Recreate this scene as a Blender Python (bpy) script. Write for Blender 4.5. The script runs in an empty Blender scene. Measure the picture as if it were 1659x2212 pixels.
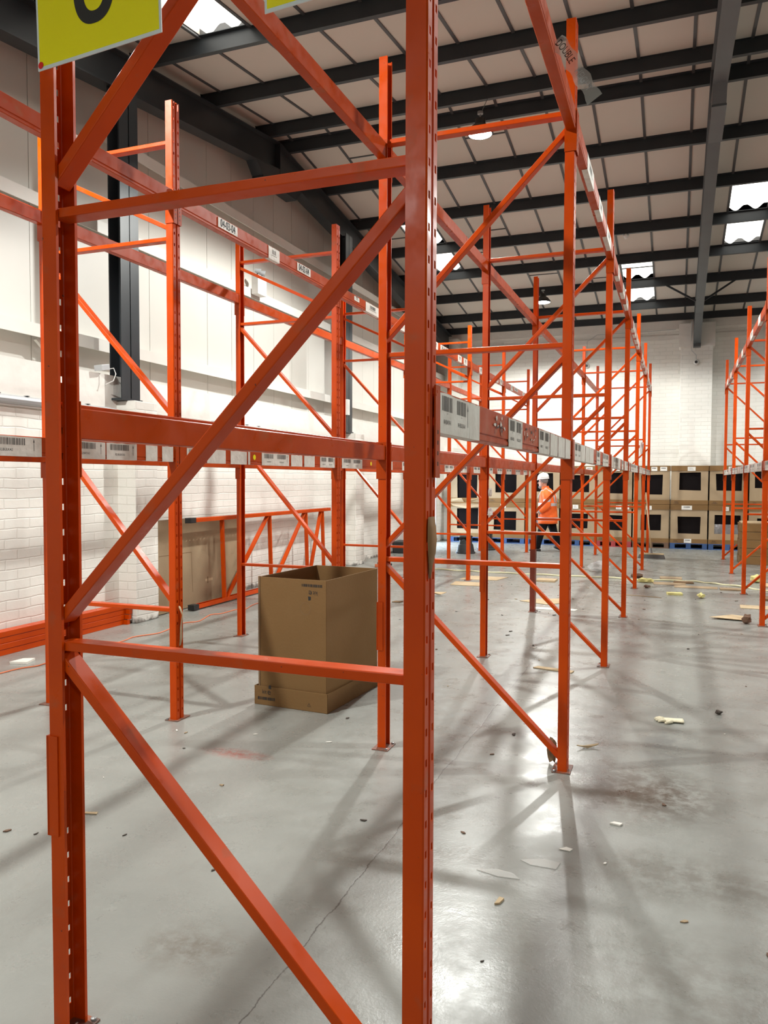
import bpy, bmesh, math, random
from mathutils import Vector, Matrix, Euler
R = math.radians
random.seed(7)
S = bpy.context.scene
COL = S.collection

# ------------------------------------------------------------------ camera
CAM_H = 1.68
yaw, pitch, roll, FPX = 0.361367, -0.041528, 0.002952, 1673.59
cy, sy, cp, sp = math.cos(yaw), math.sin(yaw), math.cos(pitch), math.sin(pitch)
fw = Vector((-sy*cp, cy*cp, sp)); rt = Vector((cy, sy, 0)); up = rt.cross(fw)
c_, s_ = math.cos(roll), math.sin(roll)
rt2 = rt*c_ + up*s_; up2 = up*c_ - rt*s_
cd = bpy.data.cameras.new('camera'); cam = bpy.data.objects.new('camera', cd); COL.objects.link(cam)
M = Matrix.Identity(4)
for i in range(3):
    M[i][0] = rt2[i]; M[i][1] = up2[i]; M[i][2] = -fw[i]
M[0][3], M[1][3], M[2][3] = 0, 0, CAM_H
cam.matrix_world = M
cd.sensor_fit = 'HORIZONTAL'; cd.sensor_width = 36; cd.lens = 36*FPX/1659
cd.clip_start = 0.05; cd.clip_end = 200
S.camera = cam

# ------------------------------------------------------------------ world, view
w = bpy.data.worlds.new('world'); S.world = w; w.use_nodes = True
w.node_tree.nodes['Background'].inputs[0].default_value = (0.66, 0.82, 1.0, 1)
w.node_tree.nodes['Background'].inputs[1].default_value = 20
S.view_settings.view_transform = 'Standard'; S.view_settings.look = 'None'
S.view_settings.gamma = 1; S.view_settings.use_curve_mapping = False
S.view_settings.exposure = 0.30
LAMP_W = 850
# lamps: (x, y, z) of the lens; last two are unseen fill lamps added behind the camera
LAMPS = [(-2.60, 10.55, 6.40), (-3.02, 18.50, 5.85), (-4.25, 2.30, 5.55),
         (3.30, 6.20, 6.15), (3.30, 13.00, 6.30), (3.30, 19.40, 5.45), (-2.4, -3.6, 4.6), (3.3, -3.6, 4.6)]
LAMP_K = [1.35, .8, 1.0, .7, .75, .18, .16, .16]

# ------------------------------------------------------------------ materials
MATS = {}
def mat(name, col, rough=.5, metal=0, emis=None, estr=0, spec=.5, noise=None, bump=None, coat=0, trans=0, alpha=1):
    m = bpy.data.materials.new(name); m.use_nodes = True
    nt = m.node_tree; b = nt.nodes['Principled BSDF']
    b.inputs['Base Color'].default_value = (*col, 1); b.inputs['Roughness'].default_value = rough
    b.inputs['Metallic'].default_value = metal; b.inputs['Specular IOR Level'].default_value = spec
    b.inputs['Coat Weight'].default_value = coat
    b.inputs['Transmission Weight'].default_value = trans
    b.inputs['Alpha'].default_value = alpha
    if emis:
        b.inputs['Emission Color'].default_value = (*emis, 1); b.inputs['Emission Strength'].default_value = estr
    if noise or bump:
        tc = nt.nodes.new('ShaderNodeTexCoord')
    if noise:   # (scale, second colour, amount, detail)
        n = nt.nodes.new('ShaderNodeTexNoise'); n.inputs['Scale'].default_value = noise[0]
        n.inputs['Detail'].default_value = 6
        nt.links.new(tc.outputs['Object'], n.inputs['Vector'])
        r = nt.nodes.new('ShaderNodeMapRange'); r.inputs[1].default_value = .5-noise[3]; r.inputs[2].default_value = .5+noise[3]
        nt.links.new(n.outputs[0], r.inputs[0])
        mx = nt.nodes.new('ShaderNodeMix'); mx.data_type = 'RGBA'
        mu = nt.nodes.new('ShaderNodeMath'); mu.operation = 'MULTIPLY'; mu.inputs[1].default_value = noise[2]
        nt.links.new(r.outputs[0], mu.inputs[0]); nt.links.new(mu.outputs[0], mx.inputs[0])
        mx.inputs[6].default_value = (*col, 1); mx.inputs[7].default_value = (*noise[1], 1)
        nt.links.new(mx.outputs[2], b.inputs['Base Color'])
    if bump:    # (scale, strength)
        n = nt.nodes.new('ShaderNodeTexNoise'); n.inputs['Scale'].default_value = bump[0]
        nt.links.new(tc.outputs['Object'], n.inputs['Vector'])
        bp = nt.nodes.new('ShaderNodeBump'); bp.inputs['Strength'].default_value = bump[1]; bp.inputs['Distance'].default_value = .01
        nt.links.new(n.outputs[0], bp.inputs['Height']); nt.links.new(bp.outputs[0], b.inputs['Normal'])
    MATS[name] = m
    return m

def paint_mat(name, col, dark, grime):
    """scuffed enamel on steel: large tone drift, dusty rubs, small chips"""
    m = mat(name, col, .36, 0, coat=.0, spec=.22)
    nt = m.node_tree; b = nt.nodes['Principled BSDF']; L = nt.links
    tc = nt.nodes.new('ShaderNodeTexCoord')
    def noise(sc, det=4, vec=None):
        n = nt.nodes.new('ShaderNodeTexNoise'); n.inputs['Scale'].default_value = sc; n.inputs['Detail'].default_value = det
        L.new(vec or tc.outputs['Object'], n.inputs['Vector']); return n.outputs[0]
    def rng(s, a, c, lo=0, hi=1):
        r = nt.nodes.new('ShaderNodeMapRange'); r.inputs[1].default_value = a; r.inputs[2].default_value = c
        r.inputs[3].default_value = lo; r.inputs[4].default_value = hi; L.new(s, r.inputs[0]); return r.outputs[0]
    def mix(f, a, c):
        x = nt.nodes.new('ShaderNodeMix'); x.data_type = 'RGBA'; L.new(f, x.inputs[0])
        if isinstance(a, tuple): x.inputs[6].default_value = (*a, 1)
        else: L.new(a, x.inputs[6])
        x.inputs[7].default_value = (*c, 1); return x.outputs[2]
    a = mix(rng(noise(2.5), .35, .7), col, dark)
    a = mix(rng(noise(9, 8), .60, .72, 0, .55), a, grime)
    a = mix(rng(noise(55, 3), .73, .76, 0, .8), a, (.05, .03, .025))
    L.new(a, b.inputs['Base Color'])
    L.new(rng(noise(14), .3, .7, .27, .46), b.inputs['Roughness'])
    return m

ORG = paint_mat('orange_enamel', (.60, .066, .0), (.50, .047, .0), (.36, .10, .04))
ORB = paint_mat('orange_enamel_beam', (.47, .055, .0), (.40, .041, .0), (.36, .095, .025))
ORR = paint_mat('repair_red_brown', (.22, .05, .03), (.18, .035, .02), (.2, .12, .09))
DUST = mat('dusty_top', (.36, .17, .12), .8, noise=(6, (.5, .12, .05), .8, .2))
WHT = mat('white_paper', (.80, .78, .72), .6, noise=(9, (.62, .58, .52), .6, .2))
LAB = mat('label_paper', (.78, .76, .70), .5, noise=(14, (.60, .56, .50), .8, .2), bump=(30, .3))
BLK = mat('print_black', (.02, .02, .02), .5)
GRYP = mat('print_grey', (.12, .11, .10), .6)
STEEL = mat('dark_steel_paint', (.021, .025, .029), .42, spec=.35, noise=(3, (.034, .038, .042), .7, .25))
STEELG = mat('rafter_grey_paint', (.085, .095, .10), .5, noise=(2, (.06, .065, .07), .7, .25))
GALV = mat('galvanised', (.32, .33, .33), .38, metal=.6, noise=(20, (.22, .22, .22), .7, .2))
CARD = mat('cardboard', (.190, .100, .030), .82, noise=(5, (.20, .108, .036), .8, .2), bump=(60, .15))
CARDF = mat('cardboard_pale', (.36, .26, .155), .85, noise=(4, (.31, .225, .135), .8, .2), bump=(50, .15))
CARDD = mat('cardboard_cut_edge', (.20, .125, .065), .9)
CARDL = mat('torn_card', (.58, .45, .28), .9, noise=(12, (.45, .33, .2), .7, .2))
BAG = mat('black_bag', (.008, .006, .006), .7, spec=.04, bump=(9, .5))
FOIL = mat('silver_film', (.45, .46, .48), .22, metal=.7, bump=(14, 1.0))
YEL = mat('sign_yellow', (.92, .84, .0), .4)
SGW = mat('sign_white_border', (.70, .78, .80), .35)
RED = mat('red_dot', (.75, .02, .015), .4)
BLUEP = mat('pallet_blue', (.02, .07, .22), .7, noise=(10, (.05, .08, .14), .7, .2))
BRNP = mat('pallet_brown', (.16, .085, .05), .8, noise=(10, (.1, .06, .04), .7, .2))
REDP = mat('pallet_red', (.3, .03, .03), .7)
CLAD = mat('cladding_white', (.66, .64, .59), .5, noise=(1.2, (.61, .59, .54), .6, .25))
GIRT = mat('girt_white', (.74, .71, .66), .5, noise=(3, (.62, .6, .55), .5, .25))
RENDW = mat('wall_render_white', (.80, .77, .72), .7, noise=(3, (.68, .65, .6), .6, .2), bump=(12, .5))
CEILM = mat('ceiling_liner', (.53, .49, .43), .75, noise=(1.5, (.58, .51, .45), .7, .25))
TBAR = mat('tee_bar_grey', (.06, .06, .062), .5)
SKYL = mat('skylight_sheet', (.8, .8, .75), .5, emis=(1.0, .98, .90), estr=3.0, noise=(3, (.7, .68, .6), .6, .2))
LEDM = mat('led_lens', (.9, .95, 1), .3, emis=(.82, .93, 1.0), estr=60)
PLW = mat('plastic_white', (.72, .71, .68), .4)
PLG = mat('plastic_grey', (.45, .46, .47), .35)
PLB = mat('plastic_black', (.015, .015, .016), .45)
CHAR = mat('charcoal_plastic', (.035, .038, .04), .55)
WOODH = mat('broom_handle_wood', (.55, .38, .22), .6, noise=(8, (.45, .3, .17), .6, .2))
BRIST = mat('bristle_grey', (.10, .095, .09), .9, bump=(80, .8))
CABLE = mat('cable_orange', (.75, .20, .08), .45)
ROPE = mat('rope_cream', (.72, .70, .46), .8)
FOAM = mat('foam_yellow', (.74, .68, .28), .85, bump=(30, .6))
GLOVE = mat('glove_cream', (.74, .68, .50), .8, bump=(40, .5))
TAPEB = mat('brown_tape', (.26, .14, .06), .7, spec=.15, noise=(8, (.32, .19, .1), .7, .2))
CLEAR = mat('clear_film', (.75, .75, .72), .12, trans=.0, alpha=.45)
FILM = mat('crumpled_wrap', (.72, .72, .72), .15, bump=(25, 1.0), alpha=.6)
HV = mat('hi_vis_orange', (1.0, .17, .02), .7, noise=(9, (.9, .12, .015), .6, .2), bump=(18, .6))
REFL = mat('reflective_band', (.50, .50, .50), .35)
TROU = mat('trouser_black', (.008, .008, .009), .9, spec=.1, bump=(14, .5))
SKIN = mat('skin', (.55, .29, .2), .55)
HAIR = mat('hair_grey', (.22, .2, .19), .8, bump=(60, .6))
HELM = mat('helmet_white', (.82, .84, .84), .3)
BOOT = mat('boot_black', (.01, .01, .01), .5)
DIRT = mat('debris_dark', (.07, .055, .045), .95)

def pos_mat(name, build):
    m = bpy.data.materials.new(name); m.use_nodes = True; nt = m.node_tree
    build(nt, nt.nodes['Principled BSDF']); MATS[name] = m; return m

def brick(axis):
    def f(nt, b):
        L = nt.links; N = nt.nodes.new
        g = N('ShaderNodeNewGeometry'); s = N('ShaderNodeSeparateXYZ'); L.new(g.outputs['Position'], s.inputs[0])
        c = N('ShaderNodeCombineXYZ')
        if axis == 'both':
            ad = N('ShaderNodeMath'); ad.operation = 'ADD'; L.new(s.outputs[0], ad.inputs[0]); L.new(s.outputs[1], ad.inputs[1]); L.new(ad.outputs[0], c.inputs[0])
        else:
            L.new(s.outputs[axis], c.inputs[0])
        L.new(s.outputs[2], c.inputs[1])
        n = N('ShaderNodeTexNoise'); n.inputs['Scale'].default_value = 3.5; L.new(g.outputs['Position'], n.inputs['Vector'])
        va = N('ShaderNodeVectorMath'); va.operation = 'MULTIPLY_ADD'; va.inputs[1].default_value = (.03, .03, .03)
        L.new(n.outputs['Color'], va.inputs[0]); L.new(c.outputs[0], va.inputs[2])
        br = N('ShaderNodeTexBrick'); L.new(va.outputs[0], br.inputs['Vector'])
        br.inputs['Scale'].default_value = 1; br.inputs['Brick Width'].default_value = .31; br.inputs['Row Height'].default_value = .1
        br.inputs['Mortar Size'].default_value = .008; br.inputs['Mortar Smooth'].default_value = .6
        br.inputs['Color1'].default_value = (.88, .86, .80, 1); br.inputs['Color2'].default_value = (.85, .83, .77, 1)
        br.inputs['Mortar'].default_value = (.80, .78, .72, 1)
        n2 = N('ShaderNodeTexNoise'); n2.inputs['Scale'].default_value = 1.1; n2.inputs['Detail'].default_value = 6; L.new(g.outputs['Position'], n2.inputs['Vector'])
        r = N('ShaderNodeMapRange'); r.inputs[1].default_value = .35; r.inputs[2].default_value = .7; r.inputs[3].default_value = 1; r.inputs[4].default_value = .88; L.new(n2.outputs[0], r.inputs[0])
        mx = N('ShaderNodeVectorMath'); mx.operation = 'SCALE'; L.new(br.outputs['Color'], mx.inputs[0]); L.new(r.outputs[0], mx.inputs['Scale'])
        # scuffed dirty foot of the wall
        rz = N('ShaderNodeMapRange'); rz.inputs[1].default_value = .22; rz.inputs[2].default_value = 0; L.new(s.outputs[2], rz.inputs[0])
        n3 = N('ShaderNodeTexNoise'); n3.inputs['Scale'].default_value = 7; n3.inputs['Detail'].default_value = 8; L.new(g.outputs['Position'], n3.inputs['Vector'])
        mm = N('ShaderNodeMath'); mm.operation = 'MULTIPLY'; L.new(rz.outputs[0], mm.inputs[0]); L.new(n3.outputs[0], mm.inputs[1])
        r3 = N('ShaderNodeMapRange'); r3.inputs[1].default_value = .36; r3.inputs[2].default_value = .5; L.new(mm.outputs[0], r3.inputs[0])
        m2 = N('ShaderNodeMix'); m2.data_type = 'RGBA'; L.new(r3.outputs[0], m2.inputs[0]); L.new(mx.outputs[0], m2.inputs[6]); m2.inputs[7].default_value = (.2, .18, .16, 1)
        L.new(m2.outputs[2], b.inputs['Base Color']); b.inputs['Roughness'].default_value = .5
        inv = N('ShaderNodeMath'); inv.operation = 'SUBTRACT'; inv.inputs[0].default_value = 1; L.new(br.outputs['Fac'], inv.inputs[1])
        n4 = N('ShaderNodeTexNoise'); n4.inputs['Scale'].default_value = 22; L.new(g.outputs['Position'], n4.inputs['Vector'])
        ma = N('ShaderNodeMath'); ma.operation = 'MULTIPLY_ADD'; L.new(n4.outputs[0], ma.inputs[0]); ma.inputs[1].default_value = .35; L.new(inv.outputs[0], ma.inputs[2])
        bp = N('ShaderNodeBump'); bp.inputs['Strength'].default_value = .45; bp.inputs['Distance'].default_value = .010
        L.new(ma.outputs[0], bp.inputs['Height']); L.new(bp.outputs[0], b.inputs['Normal'])
    return f
BRICKY = pos_mat('painted_brick_left', brick(1))
BRICKX = pos_mat('painted_brick_far', brick(0))
BRICKP = pos_mat('painted_brick_pier', brick('both'))

def floor_nodes(nt, b):
    L = nt.links; N = nt.nodes.new
    g = N('ShaderNodeNewGeometry'); s = N('ShaderNodeSeparateXYZ'); L.new(g.outputs['Position'], s.inputs[0])
    def noise(sc, det=5, rough=.5, stretch=None):
        n = N('ShaderNodeTexNoise'); n.inputs['Scale'].default_value = sc; n.inputs['Detail'].default_value = det; n.inputs['Roughness'].default_value = rough
        if stretch:
            mp = N('ShaderNodeMapping'); mp.inputs['Scale'].default_value = stretch; L.new(g.outputs['Position'], mp.inputs[0]); L.new(mp.outputs[0], n.inputs['Vector'])
        else: L.new(g.outputs['Position'], n.inputs['Vector'])
        return n.outputs[0]
    def rng(x, a, c, lo=0, hi=1):
        r = N('ShaderNodeMapRange'); r.inputs[1].default_value = a; r.inputs[2].default_value = c; r.inputs[3].default_value = lo; r.inputs[4].default_value = hi
        L.new(x, r.inputs[0]); return r.outputs[0]
    def math_(op, a, c=None):
        m = N('ShaderNodeMath'); m.operation = op
        for i, v in enumerate((a, c)):
            if v is None: continue
            if isinstance(v, (int, float)): m.inputs[i].default_value = v
            else: L.new(v, m.inputs[i])
        return m.outputs[0]
    def mix(f, a, c):
        x = N('ShaderNodeMix'); x.data_type = 'RGBA'
        L.new(f, x.inputs[0]) if not isinstance(f, float) else setattr(x.inputs[0], 'default_value', f)
        for i, v in ((6, a), (7, c)):
            if isinstance(v, tuple): x.inputs[i].default_value = (*v, 1)
            else: L.new(v, x.inputs[i])
        return x.outputs[2]
    col = mix(rng(noise(.9, 8, .6), .3, .7), (.225, .230, .212), (.298, .303, .280))
    col = mix(rng(noise(6, 8, .7), .62, .72, 0, .45), col, (.34, .35, .33))
    col = mix(rng(noise(2.2, 10, .7, (1, .35, 1)), .58, .75, 0, .5), col, (.17, .16, .14))
    col = mix(rng(noise(26, 6, .7, (1, .5, 1)), .70, .75, 0, .6), col, (.13, .115, .10))
    # joint between two slabs, with grime and beam shadow painted each side, running down the bay
    wob = math_('MULTIPLY', math_('SUBTRACT', noise(1.6, 8, .75), .5), .09)
    dx = math_('ABSOLUTE', math_('ADD', math_('ADD', s.outputs[0], 1.23), wob))
    col = mix(math_('MULTIPLY', rng(dx, .22, .0), rng(noise(3, 8, .6), .35, .75, 0, .5)), col, (.115, .10, .08))
    col = mix(rng(dx, .004, .001, 0, .85), col, (.06, .05, .045))
    # oil / tyre stains at places
    def blob(x, y, rx, ry, amt, c, sc=9):
        a = math_('DIVIDE', math_('SUBTRACT', s.outputs[0], x), rx); d = math_('DIVIDE', math_('SUBTRACT', s.outputs[1], y), ry)
        rr = math_('SQRT', math_('ADD', math_('MULTIPLY', a, a), math_('MULTIPLY', d, d)))
        f = math_('MULTIPLY', rng(rr, 1, .2), rng(noise(sc, 10, .75), .40, .56))
        return mix(math_('MULTIPLY', f, amt), col, c)
    col = blob(-.15, 4.35, .50, .48, 1.0, (.070, .048, .032), 12)
    col = blob(-.25, 4.30, .35, .30, .8, (.09, .066, .046), 5)
    col = blob(.1, 3.45, .65, .3, .6, (.115, .10, .08))
    col = blob(-.05, 5.15, .22, .5, .7, (.12, .125, .125), 6)
    col = blob(-1.1, 3.2, .5, .3, .45, (.12, .105, .08))
    col = blob(-2.5, 4.06, .28, .10, .9, (.30, .06, .04), 26)
    col = blob(-1.6, 2.3, .25, .18, .6, (.12, .095, .07))
    col = blob(.25, 2.7, 1.1, .45, .4, (.125, .105, .085))
    L.new(col, b.inputs['Base Color'])
    L.new(rng(noise(5, 8, .7), .3, .7, .20, .44), b.inputs['Roughness'])
    b.inputs['Specular IOR Level'].default_value = .5
    bp = N('ShaderNodeBump'); bp.inputs['Strength'].default_value = .35; bp.inputs['Distance'].default_value = .004
    h = math_('ADD', math_('ADD', math_('MULTIPLY', noise(11, 8, .6), 1.2), math_('MULTIPLY', noise(90, 3, .6), .35)), math_('MULTIPLY', rng(dx, .0, .006), .12))
    L.new(h, bp.inputs['Height']); L.new(bp.outputs[0], b.inputs['Normal'])
FLOORM = pos_mat('painted_concrete', floor_nodes)

# ------------------------------------------------------------------ mesh builder
class MB:
    def __init__(s): s.v = []; s.f = []; s.m = []; s.mats = []
    def mi(s, m):
        if m not in s.mats: s.mats.append(m)
        return s.mats.index(m)
    def add(s, vs, fs, m):
        o = len(s.v); s.v += [tuple(v) for v in vs]; k = s.mi(m)
        for f in fs: s.f.append(tuple(o+i for i in f)); s.m.append(k)
    def box(s, x0, x1, y0, y1, z0, z1, m, T=None):
        vs = [Vector((x, y, z)) for x in (x0, x1) for y in (y0, y1) for z in (z0, z1)]
        if T: vs = [T @ v for v in vs]
        s.add(vs, [(0, 1, 3, 2), (4, 6, 7, 5), (0, 4, 5, 1), (2, 3, 7, 6), (0, 2, 6, 4), (1, 5, 7, 3)], m)
    def bar(s, a, b, wy, h, m, ydir=Vector((0, 1, 0))):
        a, b = Vector(a), Vector(b); d = (b-a); L = d.length; d.normalize()
        n = d.cross(ydir).normalized(); y = n.cross(d).normalized()
        vs = []
        for t in (a, b):
            for q, r_ in ((-1, -1), (1, -1), (1, 1), (-1, 1)): vs.append(t + y*(q*wy/2) + n*(r_*h/2))
        s.add(vs, [(0, 3, 2, 1), (4, 5, 6, 7), (0, 1, 5, 4), (1, 2, 6, 5), (2, 3, 7, 6), (3, 0, 4, 7)], m)
    def extr(s, prof, a, b, axis, m, closed=True, caps=True):
        """profile of 2D points extruded along axis from a to b"""
        n = len(prof); vs = []
        for t in (a, b):
            for p, q in prof:
                vs.append({'x': (t, p, q), 'y': (p, t, q), 'z': (p, q, t)}[axis])
        fs = [(i, (i+1) % n, n+(i+1) % n, n+i) for i in range(n if closed else n-1)]
        if caps and closed: fs += [tuple(range(n))[::-1], tuple(range(n, 2*n))]
        s.add(vs, fs, m)
    def tube(s, pts, r, m, seg=8, caps=True):
        pts = [Vector(p) for p in pts]; rings = []; n = len(pts)
        rr = r if isinstance(r, (list, tuple)) else [r]*n
        for i, p in enumerate(pts):
            d = (pts[min(i+1, n-1)] - pts[max(i-1, 0)]).normalized()
            a = d.cross(Vector((0, 0, 1)))
            if a.length < .1: a = d.cross(Vector((0, 1, 0)))
            a.normalize(); b_ = d.cross(a)
            rings.append([p + (a*math.cos(2*math.pi*k/seg) + b_*math.sin(2*math.pi*k/seg))*rr[i] for k in range(seg)])
        fs = []
        for i in range(n-1):
            for k in range(seg): fs.append((i*seg+k, i*seg+(k+1) % seg, (i+1)*seg+(k+1) % seg, (i+1)*seg+k))
        if caps: fs += [tuple(range(seg))[::-1], tuple(range((n-1)*seg, n*seg))]
        s.add([v for q in rings for v in q], fs, m)
    def loft(s, rings, mats, caps=True):
        seg = len(rings[0]); o = len(s.v)
        s.v += [tuple(v) for q in rings for v in q]
        for i in range(len(rings)-1):
            k = s.mi(mats[i] if isinstance(mats, list) else mats)
            for j in range(seg):
                s.f.append((o+i*seg+j, o+i*seg+(j+1) % seg, o+(i+1)*seg+(j+1) % seg, o+(i+1)*seg+j)); s.m.append(k)
        if caps:
            k = s.mi(mats[0] if isinstance(mats, list) else mats); s.f.append(tuple(range(o, o+seg))[::-1]); s.m.append(k)
            k = s.mi(mats[-1] if isinstance(mats, list) else mats); s.f.append(tuple(range(o+(len(rings)-1)*seg, o+len(rings)*seg))); s.m.append(k)
    def lathe(s, prof, m, seg=24, c=(0, 0, 0)):
        rings = [[Vector((c[0]+r*math.cos(2*math.pi*k/seg), c[1]+r*math.sin(2*math.pi*k/seg), c[2]+z)) for k in range(seg)] for r, z in prof]
        s.loft(rings, m)
    def text(s, txt, size, m, T, align='CENTER', thick=0.0):
        key = (txt, align)
        if key not in TX:
            cu = bpy.data.curves.new('t', 'FONT'); cu.body = txt; cu.align_x = align; cu.align_y = 'CENTER'; cu.resolution_u = 4
            ob = bpy.data.objects.new('t', cu); COL.objects.link(ob)
            dg = bpy.context.evaluated_depsgraph_get(); me = bpy.data.meshes.new_from_object(ob.evaluated_get(dg))
            TX[key] = ([v.co.copy() for v in me.vertices], [tuple(p.vertices) for p in me.polygons])
            bpy.data.objects.remove(ob); bpy.data.curves.remove(cu); bpy.data.meshes.remove(me)
        vs, fs = TX[key]
        s.add([T @ (v*size) for v in vs], fs, m)
    def mesh(s, name, smooth=False):
        me = bpy.data.meshes.new(name); me.from_pydata([tuple(v) for v in s.v], [], s.f)
        for m in s.mats: me.materials.append(m)
        me.polygons.foreach_set('material_index', s.m)
        if smooth: me.polygons.foreach_set('use_smooth', [True]*len(me.polygons))
        me.update(); return me
    def obj(s, name, parent=None, bevel=0, smooth=False, seg=2, fix=True):
        me = s.mesh(name, smooth)
        if fix:
            bm = bmesh.new(); bm.from_mesh(me); bmesh.ops.recalc_face_normals(bm, faces=bm.faces); bm.to_mesh(me); bm.free()
        o = bpy.data.objects.new(name, me); COL.objects.link(o)
        if parent: o.parent = parent
        if bevel:
            b = o.modifiers.new('bevel', 'BEVEL'); b.width = bevel; b.segments = seg; b.limit_method = 'ANGLE'; b.angle_limit = R(40)
        return o
TX = {}

def thing(name, label, cat, loc=(0, 0, 0), rot=(0, 0, 0), group=None):
    o = bpy.data.objects.new(name, None); COL.objects.link(o); o.empty_display_size = .1
    o.location = loc; o.rotation_euler = rot; o['label'] = label; o['category'] = cat
    if group: o['group'] = group
    return o
def tag(o, label, cat, group=None):
    o['label'] = label; o['category'] = cat
    if group: o['group'] = group
    return o
def struct(o, label=None):
    o['kind'] = 'structure'
    if label: o['label'] = label
    return o
def inst(name, data, parent, loc=(0, 0, 0), rot=(0, 0, 0), scale=(1, 1, 1), mods=None):
    o = bpy.data.objects.new(name, data); COL.objects.link(o); o.parent = parent
    o.location = loc; o.rotation_euler = rot; o.scale = scale
    if mods: mods(o)
    return o
ORD = ['first', 'second', 'third', 'fourth', 'fifth', 'sixth', 'seventh', 'eighth']

# ================================================================== STRUCTURE
XL, XCL = -6.10, -6.62          # brick face, cladding face of the left wall
XR_, YB, YF = 12.0, -6.0, 21.9
RIDGE, ZR, SL = 11.3, 7.10, .13  # purlin-underside plane
def zroof(y): return ZR - SL*abs(y-RIDGE)

b = MB(); b.box(-11, XR_, YB, YF+.2, -.2, 0, FLOORM); struct(b.obj('floor'))

# left wall: brick below, cladding above; doorway between Y=18.0 and 20.0
b = MB()
b.box(XL-.6, XL, YB, 17.9, 0, 2.50, BRICKY); b.box(XL-.6, XL, 20.05, YF, 0, 2.50, BRICKY); b.box(XL-.6, XL, 17.9, 20.05, 2.25, 2.50, BRICKY)
b.box(XL-.6, XL-.004, YB, YF, 2.50, 2.87, RENDW)
y = YB + .02
k0 = 12.05
ys = [k0 + .68*i for i in range(-27, 16)]
for i in range(len(ys)-1):
    a, c = max(ys[i], YB), min(ys[i+1], YF)
    if c - a > .05:
        b.box(XCL-.05, XCL, a+.004, c-.004, 2.80, 7.6, CLAD)
b.box(XCL-.1, XCL-.02, YB, YF, 2.8, 7.6, TBAR)
struct(b.obj('wall_left'))
b = MB()
for y0, y1 in ((7.36, 7.77), (13.93, 14.35), (.80, 1.20), (20.9, YF)):
    b.box(XL-.02, XL+.25, y0, y1, 0, 2.585, BRICKP)
struct(b.obj('trim_1', bevel=.01), 'white painted brick piers along the left wall')
b = MB()
for z in (3.26, 4.64, 5.73):
    pr = [(-6.40, z-.07), (-6.388, z-.07), (-6.388, z+.07), (XCL+.002, z+.07), (XCL+.002, z+.058), (-6.40, z+.058)]
    b.extr(pr, 7.65 if z > 5 else YB, YF, 'y', GIRT)
struct(b.obj('trim_2'), 'white horizontal cladding rails on the left wall')
# far wall
b = MB(); b.box(XL-.6, XR_, YF, YF+.2, 0, 7.6, BRICKX)
b.box(XL-.5, XR_, YF-.03, YF, 5.38, 5.50, RENDW); b.box(XL-.5, XR_, YF-.035, YF, 5.66, 5.90, RENDW)
struct(b.obj('wall_far'))
b = MB(); b.box(.03, .79, 21.45, YF+.01, 0, 5.72, BRICKP); b.box(-.02, .84, 21.42, YF+.01, 5.10, 5.70, RENDW); b.box(6.5, 7.2, 21.45, YF+.01, 0, 5.7, BRICKP)
b.box(XL-.1, XL+.2, 21.5, YF+.01, 0, 5.7, BRICKX)
struct(b.obj('trim_3', bevel=.008), 'white painted pier on the far wall')
b = MB(); b.box(XR_, XR_+.2, YB, YF, 0, 7.6, BRICKY); struct(b.obj('wall_right'))
b = MB(); b.box(XL-.6, XR_, YB-.2, YB, 0, 7.6, BRICKX); struct(b.obj('wall_back'))
# doorway lining
b = MB(); b.box(XL-.62, XL+.02, 17.84, 17.9, 0, 2.31, PLG); b.box(XL-.62, XL+.02, 20.05, 20.09, 0, 2.31, PLG); b.box(XL-.62, XL+.02, 17.84, 20.09, 2.25, 2.31, PLG)
struct(b.obj('door_1'))
b = MB(); b.box(-11, XL-.6, 12, 26, -.2, -.01, FLOORM); 
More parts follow.
